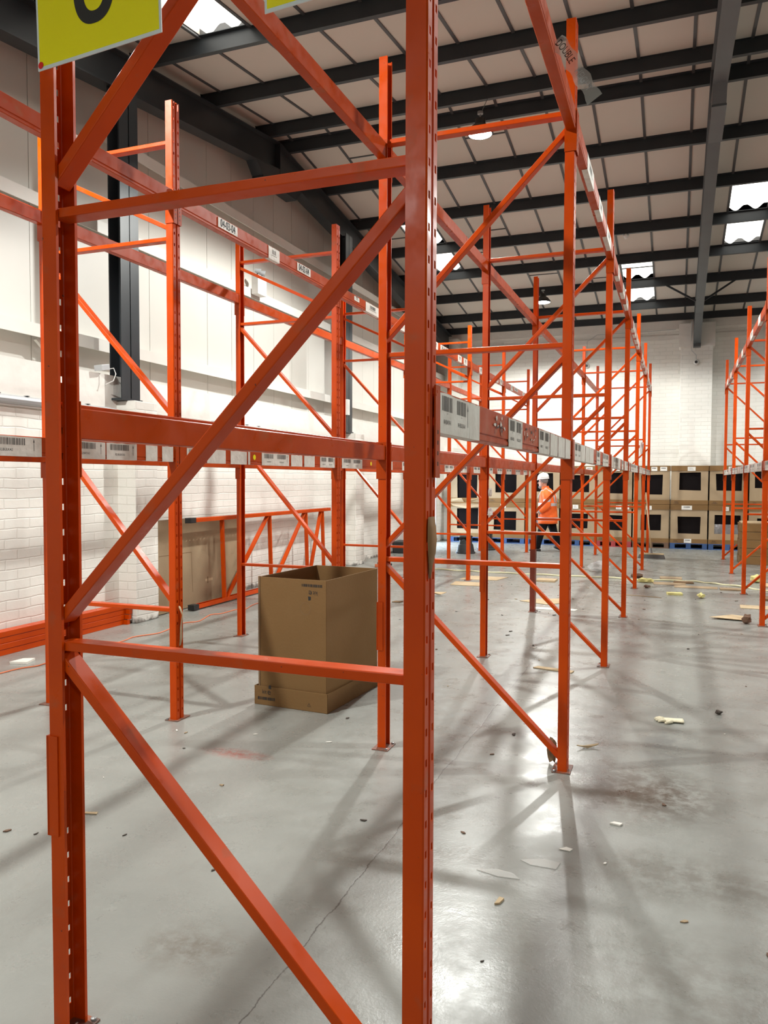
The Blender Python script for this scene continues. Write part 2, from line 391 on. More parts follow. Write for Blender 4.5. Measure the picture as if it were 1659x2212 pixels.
# ceiling liner panels, with open cells for the skylights
PX, PY = .68, 1.463
xs = [.11 + PX*i for i in range(-10, 19)]
far_y = [RIDGE] + [RIDGE+.30+PY*i for i in range(7)] + [YF+.1]
near_y = [RIDGE] + [RIDGE-.36-1.5*i for i in range(12)]
sky = {('f', .79, 3), ('f', .79, 4), ('f', -1.25, 5), ('f', -1.25, 6), ('f', -5.33, 3), ('f', -5.33, 4), ('n', -5.33, 3), ('n', -5.33, 4), ('f', 4.87, 3), ('f', 4.87, 4), ('n', 4.87, 3), ('n', 2.15, 5)}
DZ = .185
def cz(y): return zroof(y) + DZ
b = MB(); tb = MB(); skyl = []
for side, yy in (('f', far_y), ('n', near_y)):
    for j in range(len(yy)-1):
        y0, y1 = sorted((yy[j], yy[j+1]))
        y0 = max(y0, YB)
        if y1 <= y0: continue
        for i in range(len(xs)-1):
            x0, x1 = xs[i], xs[i+1]
            if x1 < XCL: continue
            x0 = max(x0, XCL-.1)
            hit = any(sd == side and abs(x0-sx) < .1 and j == sj for sd, sx, sj in sky)
            if hit:
                skyl.append((x0, x1, y0, y1)); continue
            vs = []
            for dz in (0, .04):
                for x, y in ((x0, y0), (x1, y0), (x1, y1), (x0, y1)): vs.append((x, y, cz(y)+dz))
            b.add(vs, [(0, 1, 2, 3), (4, 7, 6, 5), (0, 4, 5, 1), (1, 5, 6, 2), (2, 6, 7, 3), (3, 7, 4, 0)], CEILM)
        # tee bars
    ya, yb_ = (RIDGE, YF) if side == 'f' else (YB, RIDGE)
    for x in xs:
        if x < XCL: continue
        tb.add([(x-.02, ya, cz(ya)-.012), (x+.02, ya, cz(ya)-.012), (x+.02, yb_, cz(yb_)-.012), (x-.02, yb_, cz(yb_)-.012),
                (x-.02, ya, cz(ya)+.01), (x+.02, ya, cz(ya)+.01), (x+.02, yb_, cz(yb_)+.01), (x-.02, yb_, cz(yb_)+.01)],
               [(0, 1, 2, 3), (0, 4, 5, 1), (1, 5, 6, 2), (3, 2, 6, 7), (0, 3, 7, 4)], TBAR)
# odd cross bars where boards were cut
for x0, yv in ((xs[5], 12.3), (xs[2], 12.35), (xs[4], 15.6), (xs[1], 15.5), (xs[2], 16.2), (xs[6], 17.0), (xs[5], 18.1), (xs[7], 18.6), (xs[8], 18.2), (xs[3], 16.6)):
    tb.box(x0, x0+PX, yv-.014, yv+.014, cz(yv)-.012, cz(yv)+.01, TBAR)
struct(b.obj('ceiling')); struct(tb.obj('trim_4'), 'grey tee bars between the ceiling boards')
b = MB()
for ya, yb_ in ((YB-.2, RIDGE), (RIDGE, YF+.3)):
    vs = [(x, y, cz(y)+d) for d in (.30, .36) for x, y in ((XL-.8, ya), (XR_+.2, ya), (XR_+.2, yb_), (XL-.8, yb_))]
    b.add(vs, [(0, 1, 2, 3), (4, 7, 6, 5), (0, 4, 5, 1), (1, 5, 6, 2), (2, 6, 7, 3), (3, 7, 4, 0)], STEEL)
struct(b.obj('trim_5'), 'outer roof sheeting')
for k, (x0, x1, y0, y1) in enumerate(skyl):
    b = MB(); n = 33; vs = []
    for t in range(n):
        x = x0 + (x1-x0)*t/(n-1); a = .075 + .05*math.cos(2*math.pi*(t/(n-1))*2 + .6)
        a = min(a, .115)
        for y in (y0, y1): vs.append((x, y, cz(y)+a))
    b.add(vs, [(2*t, 2*t+1, 2*t+3, 2*t+2) for t in range(n-1)], SKYL)
    o = b.obj('window_%d' % (k+1), smooth=True); struct(o, 'corrugated skylight sheet')
    f = MB()
    for x in (x0, x1):
        f.add([(x, y0, cz(y0)), (x, y1, cz(y1)), (x, y1, cz(y1)+.3), (x, y0, cz(y0)+.3)], [(0, 1, 2, 3)], CEILM)
    for y in (y0, y1):
        f.add([(x0, y, cz(y)-.0), (x1, y, cz(y)-.0), (x1, y, cz(y)+.3), (x0, y, cz(y)+.3)], [(0, 1, 2, 3)], TBAR)
    f.obj('skylight_kerb', o)
# purlins
def zprof(y, z, s_=1, d=.19):
    return [(y, z), (y+.065*s_, z), (y+.065*s_, z+.008), (y+.008*s_, z+.008), (y+.008*s_, z+d-.008), (y-.055*s_, z+d-.008), (y-.055*s_, z+d), (y, z+d)]
pn = 0
for y in far_y[1:]+near_y[1:]:
    if y < YB+.3: continue
    if y > 21.5: continue
    b = MB(); b.extr(zprof(y, zroof(y), 1 if y > RIDGE else 1), XL-.2, XR_, 'x', STEEL)
    o = b.obj('roof_purlin'); struct(o, 'dark steel roof purlin')
b = MB(); b.extr(zprof(21.42, 5.80), XL-.2, XR_, 'x', STEEL); struct(b.obj('roof_purlin'), 'dark steel eaves purlin above the far wall')
# rafters: I sections along Y, sloping both sides of the ridge
def ibeam_run(b, x, ya, yb_, fn, d, wd, m, t=.014):
    """I section between ya and yb_, underside z = fn(y)-d"""
    for (xa, xb, za, zb) in ((x-wd/2, x+wd/2, -d, -d+t), (x-wd/2, x+wd/2, -t, 0), (x-.006, x+.006, -d+t, -t)):
        vs = []
        for y in (ya, yb_):
            f = fn(y); vs += [(xa, y, f+za), (xb, y, f+za), (xb, y, f+zb), (xa, y, f+zb)]
        b.add(vs, [(0, 3, 2, 1), (4, 5, 6, 7), (0, 1, 5, 4), (1, 2, 6, 5), (2, 3, 7, 6), (3, 0, 4, 7)], m)
for x, wd, d, mt in ((-6.17, .20, .44, STEEL), (.41, .175, .44, STEELG), (6.9, .175, .44, STEELG)):
    b = MB()
    ibeam_run(b, x, RIDGE, YF-.4, zroof, d, wd, mt); ibeam_run(b, x, YB, RIDGE, zroof, d, wd, mt)
    # apex haunch
    for s_ in (-1, 1):
        y1 = RIDGE + s_*.75
        vs = [(x-wd*.47, y1, zroof(y1)-d), (x-wd*.47, RIDGE+s_*.58, zroof(y1)-d-.17), (x-wd*.47, RIDGE, zroof(y1)-d-.19), (x-wd*.47, RIDGE, zroof(RIDGE)-d)]
        vs += [(a[0]+wd*.94, a[1], a[2]) for a in vs]
        b.add(vs, [(0, 1, 2, 3), (7, 6, 5, 4), (0, 4, 5, 1), (1, 5, 6, 2)], mt)
    b.box(x-wd/2, x+wd/2, RIDGE-.56, RIDGE+.56, zroof(RIDGE+.75)-d-.196, zroof(RIDGE+.75)-d-.17, mt)
    b.box(x-wd/2, x+wd/2, RIDGE-.012, RIDGE+.012, zroof(RIDGE+.75)-d-.12, zroof(RIDGE), mt)
    # eaves haunch and stub leg on the far pier
    if x > 0:
        b.box(x-wd/2, x+wd/2, 21.17, 21.40, 5.06, 5.80, mt)
        y0 = 19.6
        vs = [(x-wd/2, y0, zroof(y0)-d), (x+wd/2, y0, zroof(y0)-d), (x+wd/2, 21.2, 5.12), (x-wd/2, 21.2, 5.12), (x-wd/2, y0, zroof(y0)-d+.014), (x+wd/2, y0, zroof(y0)-d+.014), (x+wd/2, 21.2, 5.135), (x-wd/2, 21.2, 5.135)]
        b.add(vs, [(0, 1, 2, 3), (4, 7, 6, 5), (0, 4, 5, 1), (1, 5, 6, 2), (2, 6, 7, 3), (3, 7, 4, 0)], mt)
    struct(b.obj('roof_rafter'), 'dark steel rafter running under the purlins')
b = MB()   # knee braces either side of the near rafter
for s_ in (-1, 1):
    b.bar((.41+s_*.09, 18.95, zroof(18.95)-.38), (.41+s_*.72, 18.95, zroof(18.95)+.02), .04, .04, STEEL)
struct(b.obj('trim_6'), 'dark steel knee braces beside the rafter')
# gable columns on piers
for k, y0 in enumerate((7.29, 13.70, .80)):
    b = MB()
    x0, x1 = -6.14, -5.97
    ztop = zroof(y0)-.42
    b.box(x1-.014, x1, y0, y0+.32, 2.59, ztop, STEEL); b.box(x0, x0+.014, y0, y0+.32, 2.59, ztop, STEEL); b.box(x0, x1, y0+.153, y0+.167, 2.59, ztop, STEEL)
    b.box(x0-.02, x1+.02, y0-.02, y0+.34, 2.585, 2.61, STEEL)
    o = b.obj('wall_column'); struct(o, 'dark steel gable column on a brick pier')
# struts behind lower rail near the column
b = MB(); b.bar((-6.5, 6.55, 3.19), (-6.5, 6.95, 2.88), .03, .04, GIRT); struct(b.obj('trim_7'), 'short white diagonal strut under the lower rail')

# ================================================================== RACKING
HP = 4.233; DF = .054; WP = .085
def post_mesh(mt, name):
    """one C upright: web at x=0 facing +x, flanges running to -x; slotted web"""
    b = MB()
    ycuts = [0.004, .012, .024, .035, .050, .061, .073, .081]
    prof = {0: 0, .004: 0, .012: 0, .024: 0, .035: 0, .050: 0, .061: 0, .073: 0, .081: 0}
    # web strips with slots; strips 1 and 5 carry the slots
    xw = {0.004: 0, .012: 0, .024: 0, .035: 0, .050: 0, .061: 0, .073: 0, .081: 0}
    z0 = .06; pitch = .0763; hh = .019; nz = int((HP-z0)/pitch)
    def quad(ya, yb, za, zb, xa=0, xb=0):
        b.add([(xa, ya, za), (xb, yb, za), (xb, yb, zb), (xa, ya, zb)], [(0, 1, 2, 3)], mt)
    for ya, yb in ((.004, .012), (.024, .034), (.051, .061), (.073, .081)): quad(ya, yb, 0, HP)
    quad(.034, .038, 0, HP, 0, -.010); quad(.038, .047, 0, HP, -.010, -.010); quad(.047, .051, 0, HP, -.010, 0)
    for ya, yb in ((.012, .024), (.061, .073)):
        quad(ya, yb, 0, z0)
        for i in range(nz):
            z = z0+i*pitch
            quad(ya, yb, z+hh, min(z+pitch, HP))
        # (the slot from z to z+hh stays open)
    for y0, s_ in ((0, 1), (.085, -1)):
        b.add([(0, y0+s_*.004, 0), (-.004, y0, 0), (-.004, y0, HP), (0, y0+s_*.004, HP)], [(0, 1, 2, 3)], mt)
        b.add([(-.004, y0, 0), (-DF, y0, 0), (-DF, y0, HP), (-.004, y0, HP)], [(0, 1, 2, 3)], mt)
        b.add([(-DF, y0, 0), (-DF, y0+s_*.010, 0), (-DF, y0+s_*.010, HP), (-DF, y0, HP)], [(0, 1, 2, 3)], mt)
    me = b.mesh(name)
    bm = bmesh.new(); bm.from_mesh(me); bmesh.ops.remove_doubles(bm, verts=bm.verts, dist=.0002)
    bmesh.ops.recalc_face_normals(bm, faces=bm.faces); bm.to_mesh(me); bm.free()
    return me
POST = post_mesh(ORG, 'upright')
def m_solid(o):
    s = o.modifiers.new('thickness', 'SOLIDIFY'); s.thickness = .0026; s.offset = -1
D = 1.167
XI = D/2 - DF + .004       # inner end of braces
def bar_mesh(name, a, c, h, mt=ORG, dp=.060):
    b = MB(); b.bar(a, c, dp, h, mt); 
    me = b.mesh(name); bm = bmesh.new(); bm.from_mesh(me); bmesh.ops.recalc_face_normals(bm, faces=bm.faces)
    bmesh.ops.bevel(bm, geom=bm.edges[:], offset=.003, segments=2, affect='EDGES', profile=.5); bm.to_mesh(me); bm.free(); return me
yc = WP/2
def hz(z): return bar_mesh('horizontal_brace', (-XI-.02, yc, z), (XI+.02, yc, z), .027)
def dg(zl, zr): return bar_mesh('diagonal_brace', (-XI-.02, yc, zl+(zl-zr)/(2*XI)*.02), (XI+.02, yc, zr-(zl-zr)/(2*XI)*.02), .030)
KIT = {
 'A': [('h', hz(1.187)), ('h', hz(2.445)), ('h', hz(3.728)), ('d', dg(1.135, .085)), ('d', dg(1.283, 2.372)), ('d', dg(2.555, 3.635))],
 'B': [('h', hz(.770)), ('h', hz(2.085)), ('h', hz(3.318)), ('h', hz(3.962)), ('d', dg(3.268, 2.135)), ('d', dg(2.03, .835)), ('d', dg(3.90, 3.39))],
 'C': [('h', hz(1.187)), ('h', hz(2.445)), ('h', hz(3.728)), ('d', dg(.085, 1.135)), ('d', dg(2.372, 1.283)), ('d', dg(3.635, 2.555))],
}
def base_mesh():
    b = MB(); b.box(-.085, .02, -.02, WP+.045, 0, .006, STEELB)
    for (x, y) in ((-.07, WP+.03), (-.07, -.008)):
        b.lathe([(0.0001, .006), (.009, .006), (.009, .014), (.0001, .016)], GALV, 8, (x, y, 0))
    return b.mesh('base_plate')
STEELB = mat('base_plate_scuffed', (.30, .09, .04), .5, noise=(30, (.12, .09, .08), .9, .15))
BASE = base_mesh()
def sleeve_mesh(z0, z1):
    b = MB(); t = .005
    b.box(-.002, t, -t, WP+t, z0, z1, ORG); b.box(-DF+.006, .002, -t, 0.0, z0, z1, ORG); b.box(-DF+.018, .002, WP, WP+t, z0-.0, z1, ORG)
    return b.mesh('splice_sleeve')
SLV = sleeve_mesh(.62, .92)
def frame(kind, x, y, label, cat='pallet rack frame', group=None, splice=None):
    t = thing('rack_frame', label, 'rack frame', (x, y, 0), group=group)
    rp = inst('upright', POST, t, (D/2, 0, 0), mods=m_solid)
    lp = inst('upright', POST, t, (-D/2, WP, 0), (0, 0, math.pi), mods=m_solid)
    inst('base_plate', BASE, rp); inst('base_plate', BASE, lp)
    for k, me in KIT[kind]: inst('horizontal_brace' if k == 'h' else 'diagonal_brace', me, t)
    if splice == 'L': inst('splice_sleeve', SLV, lp)
    if splice == 'R': inst('splice_sleeve', SLV, rp)
    return t
Y1, SP = 1.7716, 2.699
def YY(n): return Y1 + (n-1)*SP
XA = (-.5637 - 1.7309)/2; XB = (-3.2217-4.3964)/2; XC = .922 + D/2
FR = {}
for n in range(1, 8):
    FR['A', n] = frame('A', XA, YY(n), 'orange rack frame, middle row, %s' % (
        ['nearest of all, cut off by the bottom edge', 'second from the camera', 'third from the camera', 'fourth from the camera, with a brown lower left post', 'fifth from the camera', 'sixth from the camera', 'last one before the boxes'][n-1]),
        splice='L' if n in (1, 2, 3, 4) else None)
for n in range(1, 8):
    FR['B', n] = frame('B', XB, YY(n), 'orange rack frame, left row, %s' % (
        ['hidden one left of the picture', 'nearest one fully in view, slotted post with torn card strip', 'behind the open cardboard box', 'third one seen, behind the nearest post', 'fourth one seen', 'fifth one seen', 'farthest one'][n-1]))
for n in range(3, 8):
    FR['C', n] = frame('C', XC, YY(n), 'orange rack frame, right row, %s' % (
        ['', '', 'just outside the right picture edge', 'nearest in view at the right picture edge', 'second in view from the right edge', 'third in view from the right edge', 'farthest, beside the brown cartons'][n-1]))
# brown repaired lower leg on the fourth middle frame, left post
b = MB(); b.box(-.059, .006, -.006, WP+.006, .0, .80, ORR)
o = b.obj('repair_leg', FR['A', 4]); o.location = (-D/2, WP, 0); o.rotation_euler = (0, 0, math.pi); o['label'] = 'dull red brown lower leg'

BL = SP - WP
def beam_mesh():
    """beam section seen along y; outer face at x=0, body to -x; z 0..0.105; length BL starting y=0"""
    b = MB()
    pr = [(0, .024), (0, .103), (-.003, .105), (-.030, .105), (-.033, .103), (-.033, .092), (-.050, .092), (-.053, .089), (-.053, .003), (-.050, 0), (-.003, 0), (0, .003), (0, .014), (-.004, .017), (-.004, .021)]
    b.extr(pr, .004, BL-.004, 'y', ORB)
    return b.mesh('beam_body')
def conn_mesh():
    b = MB(); t = .004; z0, z1 = -.115, .112
    for s_, y0 in ((1, 0), (-1, BL)):
        ya, yb = sorted((y0, y0+s_*t)); b.box(-.060, .006, ya, yb, z0, z1, ORB)
        ya, yb = sorted((y0, y0-s_*.038)); b.box(.0028, .007, ya, yb, z0, z1, ORB)
        for i in range(4):     # row of little holes
            zz = z0+.03+i*.026
            ya, yb = sorted((y0-s_*.0, y0-s_*.0015)) ; b.box(-.030, -.024, ya-.0003 if s_ > 0 else ya+.0, yb if s_ > 0 else yb+.0003, zz, zz+.008, BLK)
            ya, yb = sorted((y0-s_*.015, y0-s_*.022)); b.box(.007, .0075, ya, yb, zz, zz+.010, BLK)
    return b.mesh('end_connector')
BODY = beam_mesh(); CONN = conn_mesh()
BODY.update()
def beam(row, side, level, n, zb, label):
    xw = {'A': XA, 'B': XB, 'C': XC}[row] + (D/2 if side > 0 else -D/2)
    t = thing('rack_beam', label, 'rack beam', (xw + side*.0035, YY(n)+WP, zb))
    sc = (side, 1, 1)
    o = inst('beam_body', BODY, t, scale=sc)
    c = inst('end_connector', CONN, t, scale=sc)
    return t
BEAMS = {}
rowname = {'A': 'middle', 'B': 'left', 'C': 'right'}
for row, bays in (('A', range(1, 7)), ('B', range(1, 7)), ('C', range(3, 7))):
    for side in (1, -1):
        if row == 'C' and side == 1: continue
        for lv, zb in (('low', 1.800), ('high', 3.625 if row != 'B' else 3.53)):
            for n in bays:
                w1 = {('A', 1): 'aisle side', ('A', -1): 'inner side', ('B', 1): 'aisle side', ('B', -1): 'wall side', ('C', -1): 'aisle side'}[row, side]
                k = n - bays[0]
                BEAMS[row, side, lv, n] = beam(row, side, lv, n, zb, '%s orange beam, %s of %s rack row, %s bay away' % (lv, w1, rowname[row], ORD[k]))

# ---- labels on beams (parts of the beam)
def barcode(b, y, z, wd, ht, T, m=GRYP, seed=0):
    rd = random.Random(seed); x = 0
    while x < wd-.004:
        ww = rd.choice((.0025, .004, .0055, .008)); g = rd.choice((.002, .003, .005))
        ww = min(ww, wd-x)
        vs = [T @ Vector(p) for p in ((y+x, z, 0), (y+x+ww, z, 0), (y+x+ww, z+ht, 0), (y+x, z+ht, 0))]
        b.add(vs, [(0, 1, 2, 3)], m); x += ww+g
def label_T(side, row='A'):
    """maps (u along reading direction, v up, w out) onto the outer (side) face"""
    # side +1: viewed from +x, reading direction = +y ... right hand = -y? viewer at +x looking -x, up z: right is +y
    if side > 0: return Matrix(((0, 0, 1, .0008), (1, 0, 0, 0), (0, 1, 0, 0), (0, 0, 0, 1)))
    return Matrix(((0, 0, -1, -.0008), (-1, 0, 0, 0), (0, 1, 0, 0), (0, 0, 0, 1)))
def sticker(key, y0, wd, kind, txt='', z0=.016, z1=.100, seed=0, wrap=True, part='barcode_label'):
    """y0 = start along the beam (metres from near end)"""
    t = BEAMS[key]; side = key[1]
    T = label_T(side)
    u0 = y0 if side > 0 else -(y0+wd)
    b = MB(); rd = random.Random(seed+int(y0*100))
    n = 6
    top = [z1 + rd.uniform(-.002, .002) for _ in range(n+1)]
    vs = []; fs = []
    for i in range(n+1):
        u = u0 + wd*i/n
        vs += [T @ Vector((u, z0, .0)), T @ Vector((u, top[i], .0)), T @ Vector((u, z0, .0016)), T @ Vector((u, top[i], .0016))]
    for i in range(n):
        a = 4*i; fs += [(a+2, a+3, a+7, a+6), (a+1, a+5, a+7, a+3), (a, a+2, a+6, a+4)]
    fs += [(0, 1, 3, 2), (4*n, 4*n+2, 4*n+3, 4*n+1)]
    b.add(vs, fs, LAB)
    if wrap:   # turned under the beam
        P = [T @ Vector(p) for p in ((u0, z0, .0016), (u0+wd, z0, .0016), (u0+wd, -.0015, .0012), (u0, -.0015, .0012))]
        b.add(P, [(0, 1, 2, 3)], LAB)
        P = [T @ Vector(p) for p in ((u0, -.0015, .0012), (u0+wd, -.0015, .0012), (u0+wd, -.002, -.035), (u0, -.002, -.035))]
        b.add(P, [(0, 1, 2, 3)], LAB)
    T2 = T @ Matrix.Translation((0, 0, .0022))
    if kind == 'two':      # two barcodes with captions
        for k in range(2):
            uu = u0 + wd*(.08+.47*k)
            barcode(b, uu, z0+.040, wd*.33, .038, T2, seed=seed+k)
            b.text(txt.split('|')[k] if '|' in txt else txt, .0165, BLK, T2 @ Matrix.Translation((uu+wd*.165, z0+.012, 0)))
            b.text('00417', .005, GRYP, T2 @ Matrix.Translation((uu+wd*.165, z0+.034, 0)))
        arrow(b, T2, u0+wd*.93, z0+.012)
    elif kind == 'one':
        barcode(b, u0+wd*.12, z0+.040, wd*.62, .036, T2, seed=seed)
        b.text(txt, .0185, BLK, T2 @ Matrix.Translation((u0+wd*.43, z0+.014, 0)))
        arrow(b, T2, u0+wd*.87, z0+.012)
    elif kind == 'sq':
        barcode(b, u0+wd*.3, z0+.030, wd*.4, .036, T2, seed=seed)
        b.box(u0+wd*.25, u0+wd*.75, z0+.018, z0+.0215, 0, .0003, GRYP, T2)
    elif kind == 'loc':
        [b.text(txt, .098, BLK, T2 @ Matrix.Translation((u0+wd*.5+q*.0022, (z0+z1)/2, abs(q)*.0001)) @ Matrix.Diagonal((.58*wd/.27, .84, 1, 1))) for q in (-1, 0, 1)]
    o = b.obj(part, t, fix=False); return o
def arrow(b, T, u, z):
    b.add([T @ Vector(p) for p in ((u-.005, z+.045, 0), (u+.005, z+.045, 0), (u, z+.066, 0))], [(0, 1, 2)], BLK)
    b.add([T @ Vector(p) for p in ((u-.0015, z, 0), (u+.0015, z, 0), (u+.0015, z+.045, 0), (u-.0015, z+.045, 0))], [(0, 1, 2, 3)], BLK)
A1 = ('A', 1, 'low', 1)
sticker(A1, .008, .30, 'two', '04.BAYA1|04.BULKA1', seed=1)
sticker(A1, .31, .12, 'plain', seed=4)
sticker(A1, .86, .26, 'two', '04.BAYB1|04.BULKB1', seed=2)
sticker(A1, 1.50, .30, 'two', '04.BAYC1|04.BULKC1', seed=3)
sticker(A1, 1.82, .24, 'plain', seed=5); sticker(A1, 2.08, .24, 'plain', seed=6); sticker(A1, 2.34, .2, 'plain', seed=7)
for n in range(2, 7):
    rd = random.Random(n)
    y = .03
    while y < 2.35:
        wd = rd.uniform(.2, .34)
        sticker(('A', 1, 'low', n), y, wd, rd.choice(('two', 'plain', 'one', 'two')), '04.BAYA%d|04.BULKA%d' % (n, n) , seed=n*10+int(y*10)) if True else None
        y += wd + rd.choice((.01, .01, .02, .22))
# left row, low level: stickers placed as in the photo
def put(key, lst):
    for i, (y0, wd, kind, txt) in enumerate(lst): sticker(key, y0, wd, kind, txt, seed=i*7+key[3])
put(('B', 1, 'low', 1), [(1.00, .42, 'one', '02.BULKA2'), (1.62, .30, 'one', '02.BAYA3'), (1.93, .28, 'one', '02.BULKA3'), (2.30, .12, 'plain', ''), (2.47, .12, 'plain', '')])
put(('B', 1, 'low', 2), [(.05, .20, 'one', '02.BULKA4'), (.30, .25, 'plain', ''), (.62, .24, 'plain', ''), (.88, .03, 'plain', ''), (1.10, .48, 'two', '02.BAYA5|02.BULKA5'), (1.62, .22, 'plain', ''), (1.88, .22, 'plain', ''), (2.22, .34, 'two', '02.BAYA6|02.BULKA6')])
put(('B', 1, 'low', 3), [(.04, .55, 'two', '02.BAYA7|02.BULKA7'), (1.2, .35, 'one', '02.BULKA8'), (1.9, .5, 'two', '02.BAYA8|02.BULKA8')])
for n in (4, 5, 6): put(('B', 1, 'low', n), [(.15, .5, 'two', '02.BAYB%d|02.BULKB%d' % (n, n)), (1.1, .5, 'two', '02.BAYC%d|02.BULKC%d' % (n, n)), (2.0, .4, 'two', '02.BAYD%d|02.BULKD%d' % (n, n))])
# left row, high level: location codes and small labels
def yrel(n, Y): return Y - YY(n) - WP
sticker(('B', 1, 'high', 1), 1.63, .20, 'plain', seed=3, wrap=True)
sticker(('B', 1, 'high', 2), yrel(2, 5.02), .27, 'loc', '04-03-04', z0=.026, z1=.098, seed=1, wrap=False, part='location_label')
sticker(('B', 1, 'high', 2), yrel(2, 5.78), .19, 'sq', seed=2, part='barcode_label')
sticker(('B', 1, 'high', 2), yrel(2, 6.30), .27, 'loc', '04-02-04', z0=.026, z1=.098, seed=1, wrap=False, part='location_label')
sticker(('B', 1, 'high', 3), .36, .14, 'sq', z0=.045, z1=.09, seed=2, wrap=False); sticker(('B', 1, 'high', 3), .68, .42, 'sq', seed=5)
sticker(('B', 1, 'high', 3), 1.75, .25, 'sq', seed=6)
for n in (4, 5, 6):
    sticker(('B', 1, 'high', n), .5, .22, 'sq', seed=n); sticker(('B', 1, 'high', n), .85, .4, 'loc', '04-0%d-0%d' % (n, n-3), z0=.026, z1=.098, seed=n, wrap=False, part='location_label'); sticker(('B', 1, 'high', n), 1.8, .22, 'sq', seed=n+1); sticker(('B', 1, 'high', n), 2.15, .22, 'sq', seed=n+2)
# middle row high aisle beams: worn white labels
sticker(('A', 1, 'high', 1), 1.12, .22, 'sq', seed=9)
for n in (2, 3, 4, 5, 6):
    rd = random.Random(40+n); y = .5
    while y < 2.2:
        wd = rd.uniform(.2, .5); sticker(('A', 1, 'high', n), y, wd, rd.choice(('sq', 'plain')), seed=n); y += wd+rd.uniform(.05, .5)
for n in range(3, 7):
    rd = random.Random(80+n); y = .05
    while y < 2.35:
        wd = rd.uniform(.2, .34); sticker(('C', -1, 'low', n), y, wd, rd.choice(('two', 'plain', 'one')), '05.BAYA%d|05.BULKA%d' % (n, n), seed=n*3); y += wd+rd.choice((.01, .02, .1))
    sticker(('C', -1, 'high', n), .6, .3, 'plain', seed=n); sticker(('C', -1, 'high', n), 1.6, .4, 'sq', seed=n)
# yellow round stickers
for key, y in ((('B', 1, 'low', 2), .98), (('B', 1, 'low', 3), .85), (('B', 1, 'low', 4), .08)):
    b = MB(); T = label_T(1)
    n = 16; b.add([T @ Vector((y+.022*math.cos(2*math.pi*k/n), .060+.022*math.sin(2*math.pi*k/n), .001)) for k in range(n)], [tuple(range(n))], YEL)
    b.obj('round_sticker', BEAMS[key], fix=False)['label'] = 'yellow round sticker'
# scraped patch marks on the near low beam
def scrape(key, y0, y1, seed):
    rd = random.Random(seed); b = MB(); T = label_T(1)
    for k in range(30):
        u = rd.uniform(y0, y1); z = rd.uniform(.03, .09); ww = rd.uniform(.004, .016); hh = rd.uniform(.003, .010)
        pts = [(u+ww*math.cos(a)*rd.uniform(.15, 1.4), z+hh*math.sin(a)*rd.uniform(.2, 1.5)) for a in [i*math.pi/4 for i in range(8)]]
        b.add([T @ Vector((p, q, .0012+.0001*k)) for p, q in pts], [tuple(range(8))], BLK if k % 3 == 0 else (DUST if k % 3 == 1 else LAB))
    b.obj('label_remnant', BEAMS[key], fix=False)['label'] = 'torn remains of a peeled label'
scrape(A1, .62, .80, 3); scrape(A1, 1.16, 1.42, 5)

# ================================================================== SIGNS
def sign(name, x0, x1, z0, z1, y, label, digit, tilt):
    t = thing(name, label, 'sign', ((x0+x1)/2, y, z0), (0, tilt, R(-3)))
    wd, ht = x1-x0, z1-z0
    b = MB(); b.box(-wd/2, wd/2, 0, .003, 0, ht, SGW); b.obj('sign_board', t, bevel=.0006)
    f = MB(); g = .0075; f.box(-wd/2+g, wd/2-g, -.0006, .0005, g*1.3, ht-g, YEL); f.obj('yellow_panel', t)
    T = Matrix.Translation((0, -.0012, 0)) @ Matrix.Rotation(R(90), 4, 'X')
    if digit:
        # bold rounded figure, drawn as a thick ring
        n = 48; vs = []; fs = []
        cx, cz_, ax, az, w_ = -.005, .080+.105, .073, .105, .034
        for k in range(n):
            a = 2*math.pi*k/n
            ca, sa = math.cos(a), math.sin(a)
            e = lambda v: math.copysign(abs(v)**.85, v)
            vs += [(cx+ax*e(ca), -.0013, cz_+az*e(sa)), (cx+(ax-w_)*e(ca), -.0013, cz_+(az-w_*1.0)*e(sa))]
        for k in range(n):
            a = 2*k; c = 2*((k+1) % n); fs.append((a, a+1, c+1, c))
        d = MB(); d.add(vs, fs, BLK); d.obj('figure_nought', t)
    d = MB(); n = 20
    if digit: d.add([(-wd/2+.012+.0095*math.cos(2*math.pi*k/n), -.0014, .014+.0095*math.sin(2*math.pi*k/n)) for k in range(n)], [tuple(range(n))], RED)
    if digit: d.obj('red_dot', t)
    d = MB(); d.text('WAREHOUSE SIGNS', .0042, GRYP, T @ Matrix.Translation((wd/2-.035, .0045, 0)))
    d.v = [(v[0], -.0008, v[2]) for v in d.v]
    for x in (-wd*.3, wd*.3):
        c = MB(); c.tube([(x, .002, ht-.02), (x, .02, ht+.02)], .0025, PLW, 6); c.obj('cable_tie', t)
    return t
sign('aisle_sign', -1.713, -1.276, 2.838, 3.30, 1.740, 'large yellow aisle sign with black rounded figure hanging on the near left post', True, R(-1.6))
sign('aisle_sign', -.987, -.62, 2.848, 3.32, 1.745, 'second yellow aisle sign at the top edge, only its lower corner showing', False, R(-1.0))

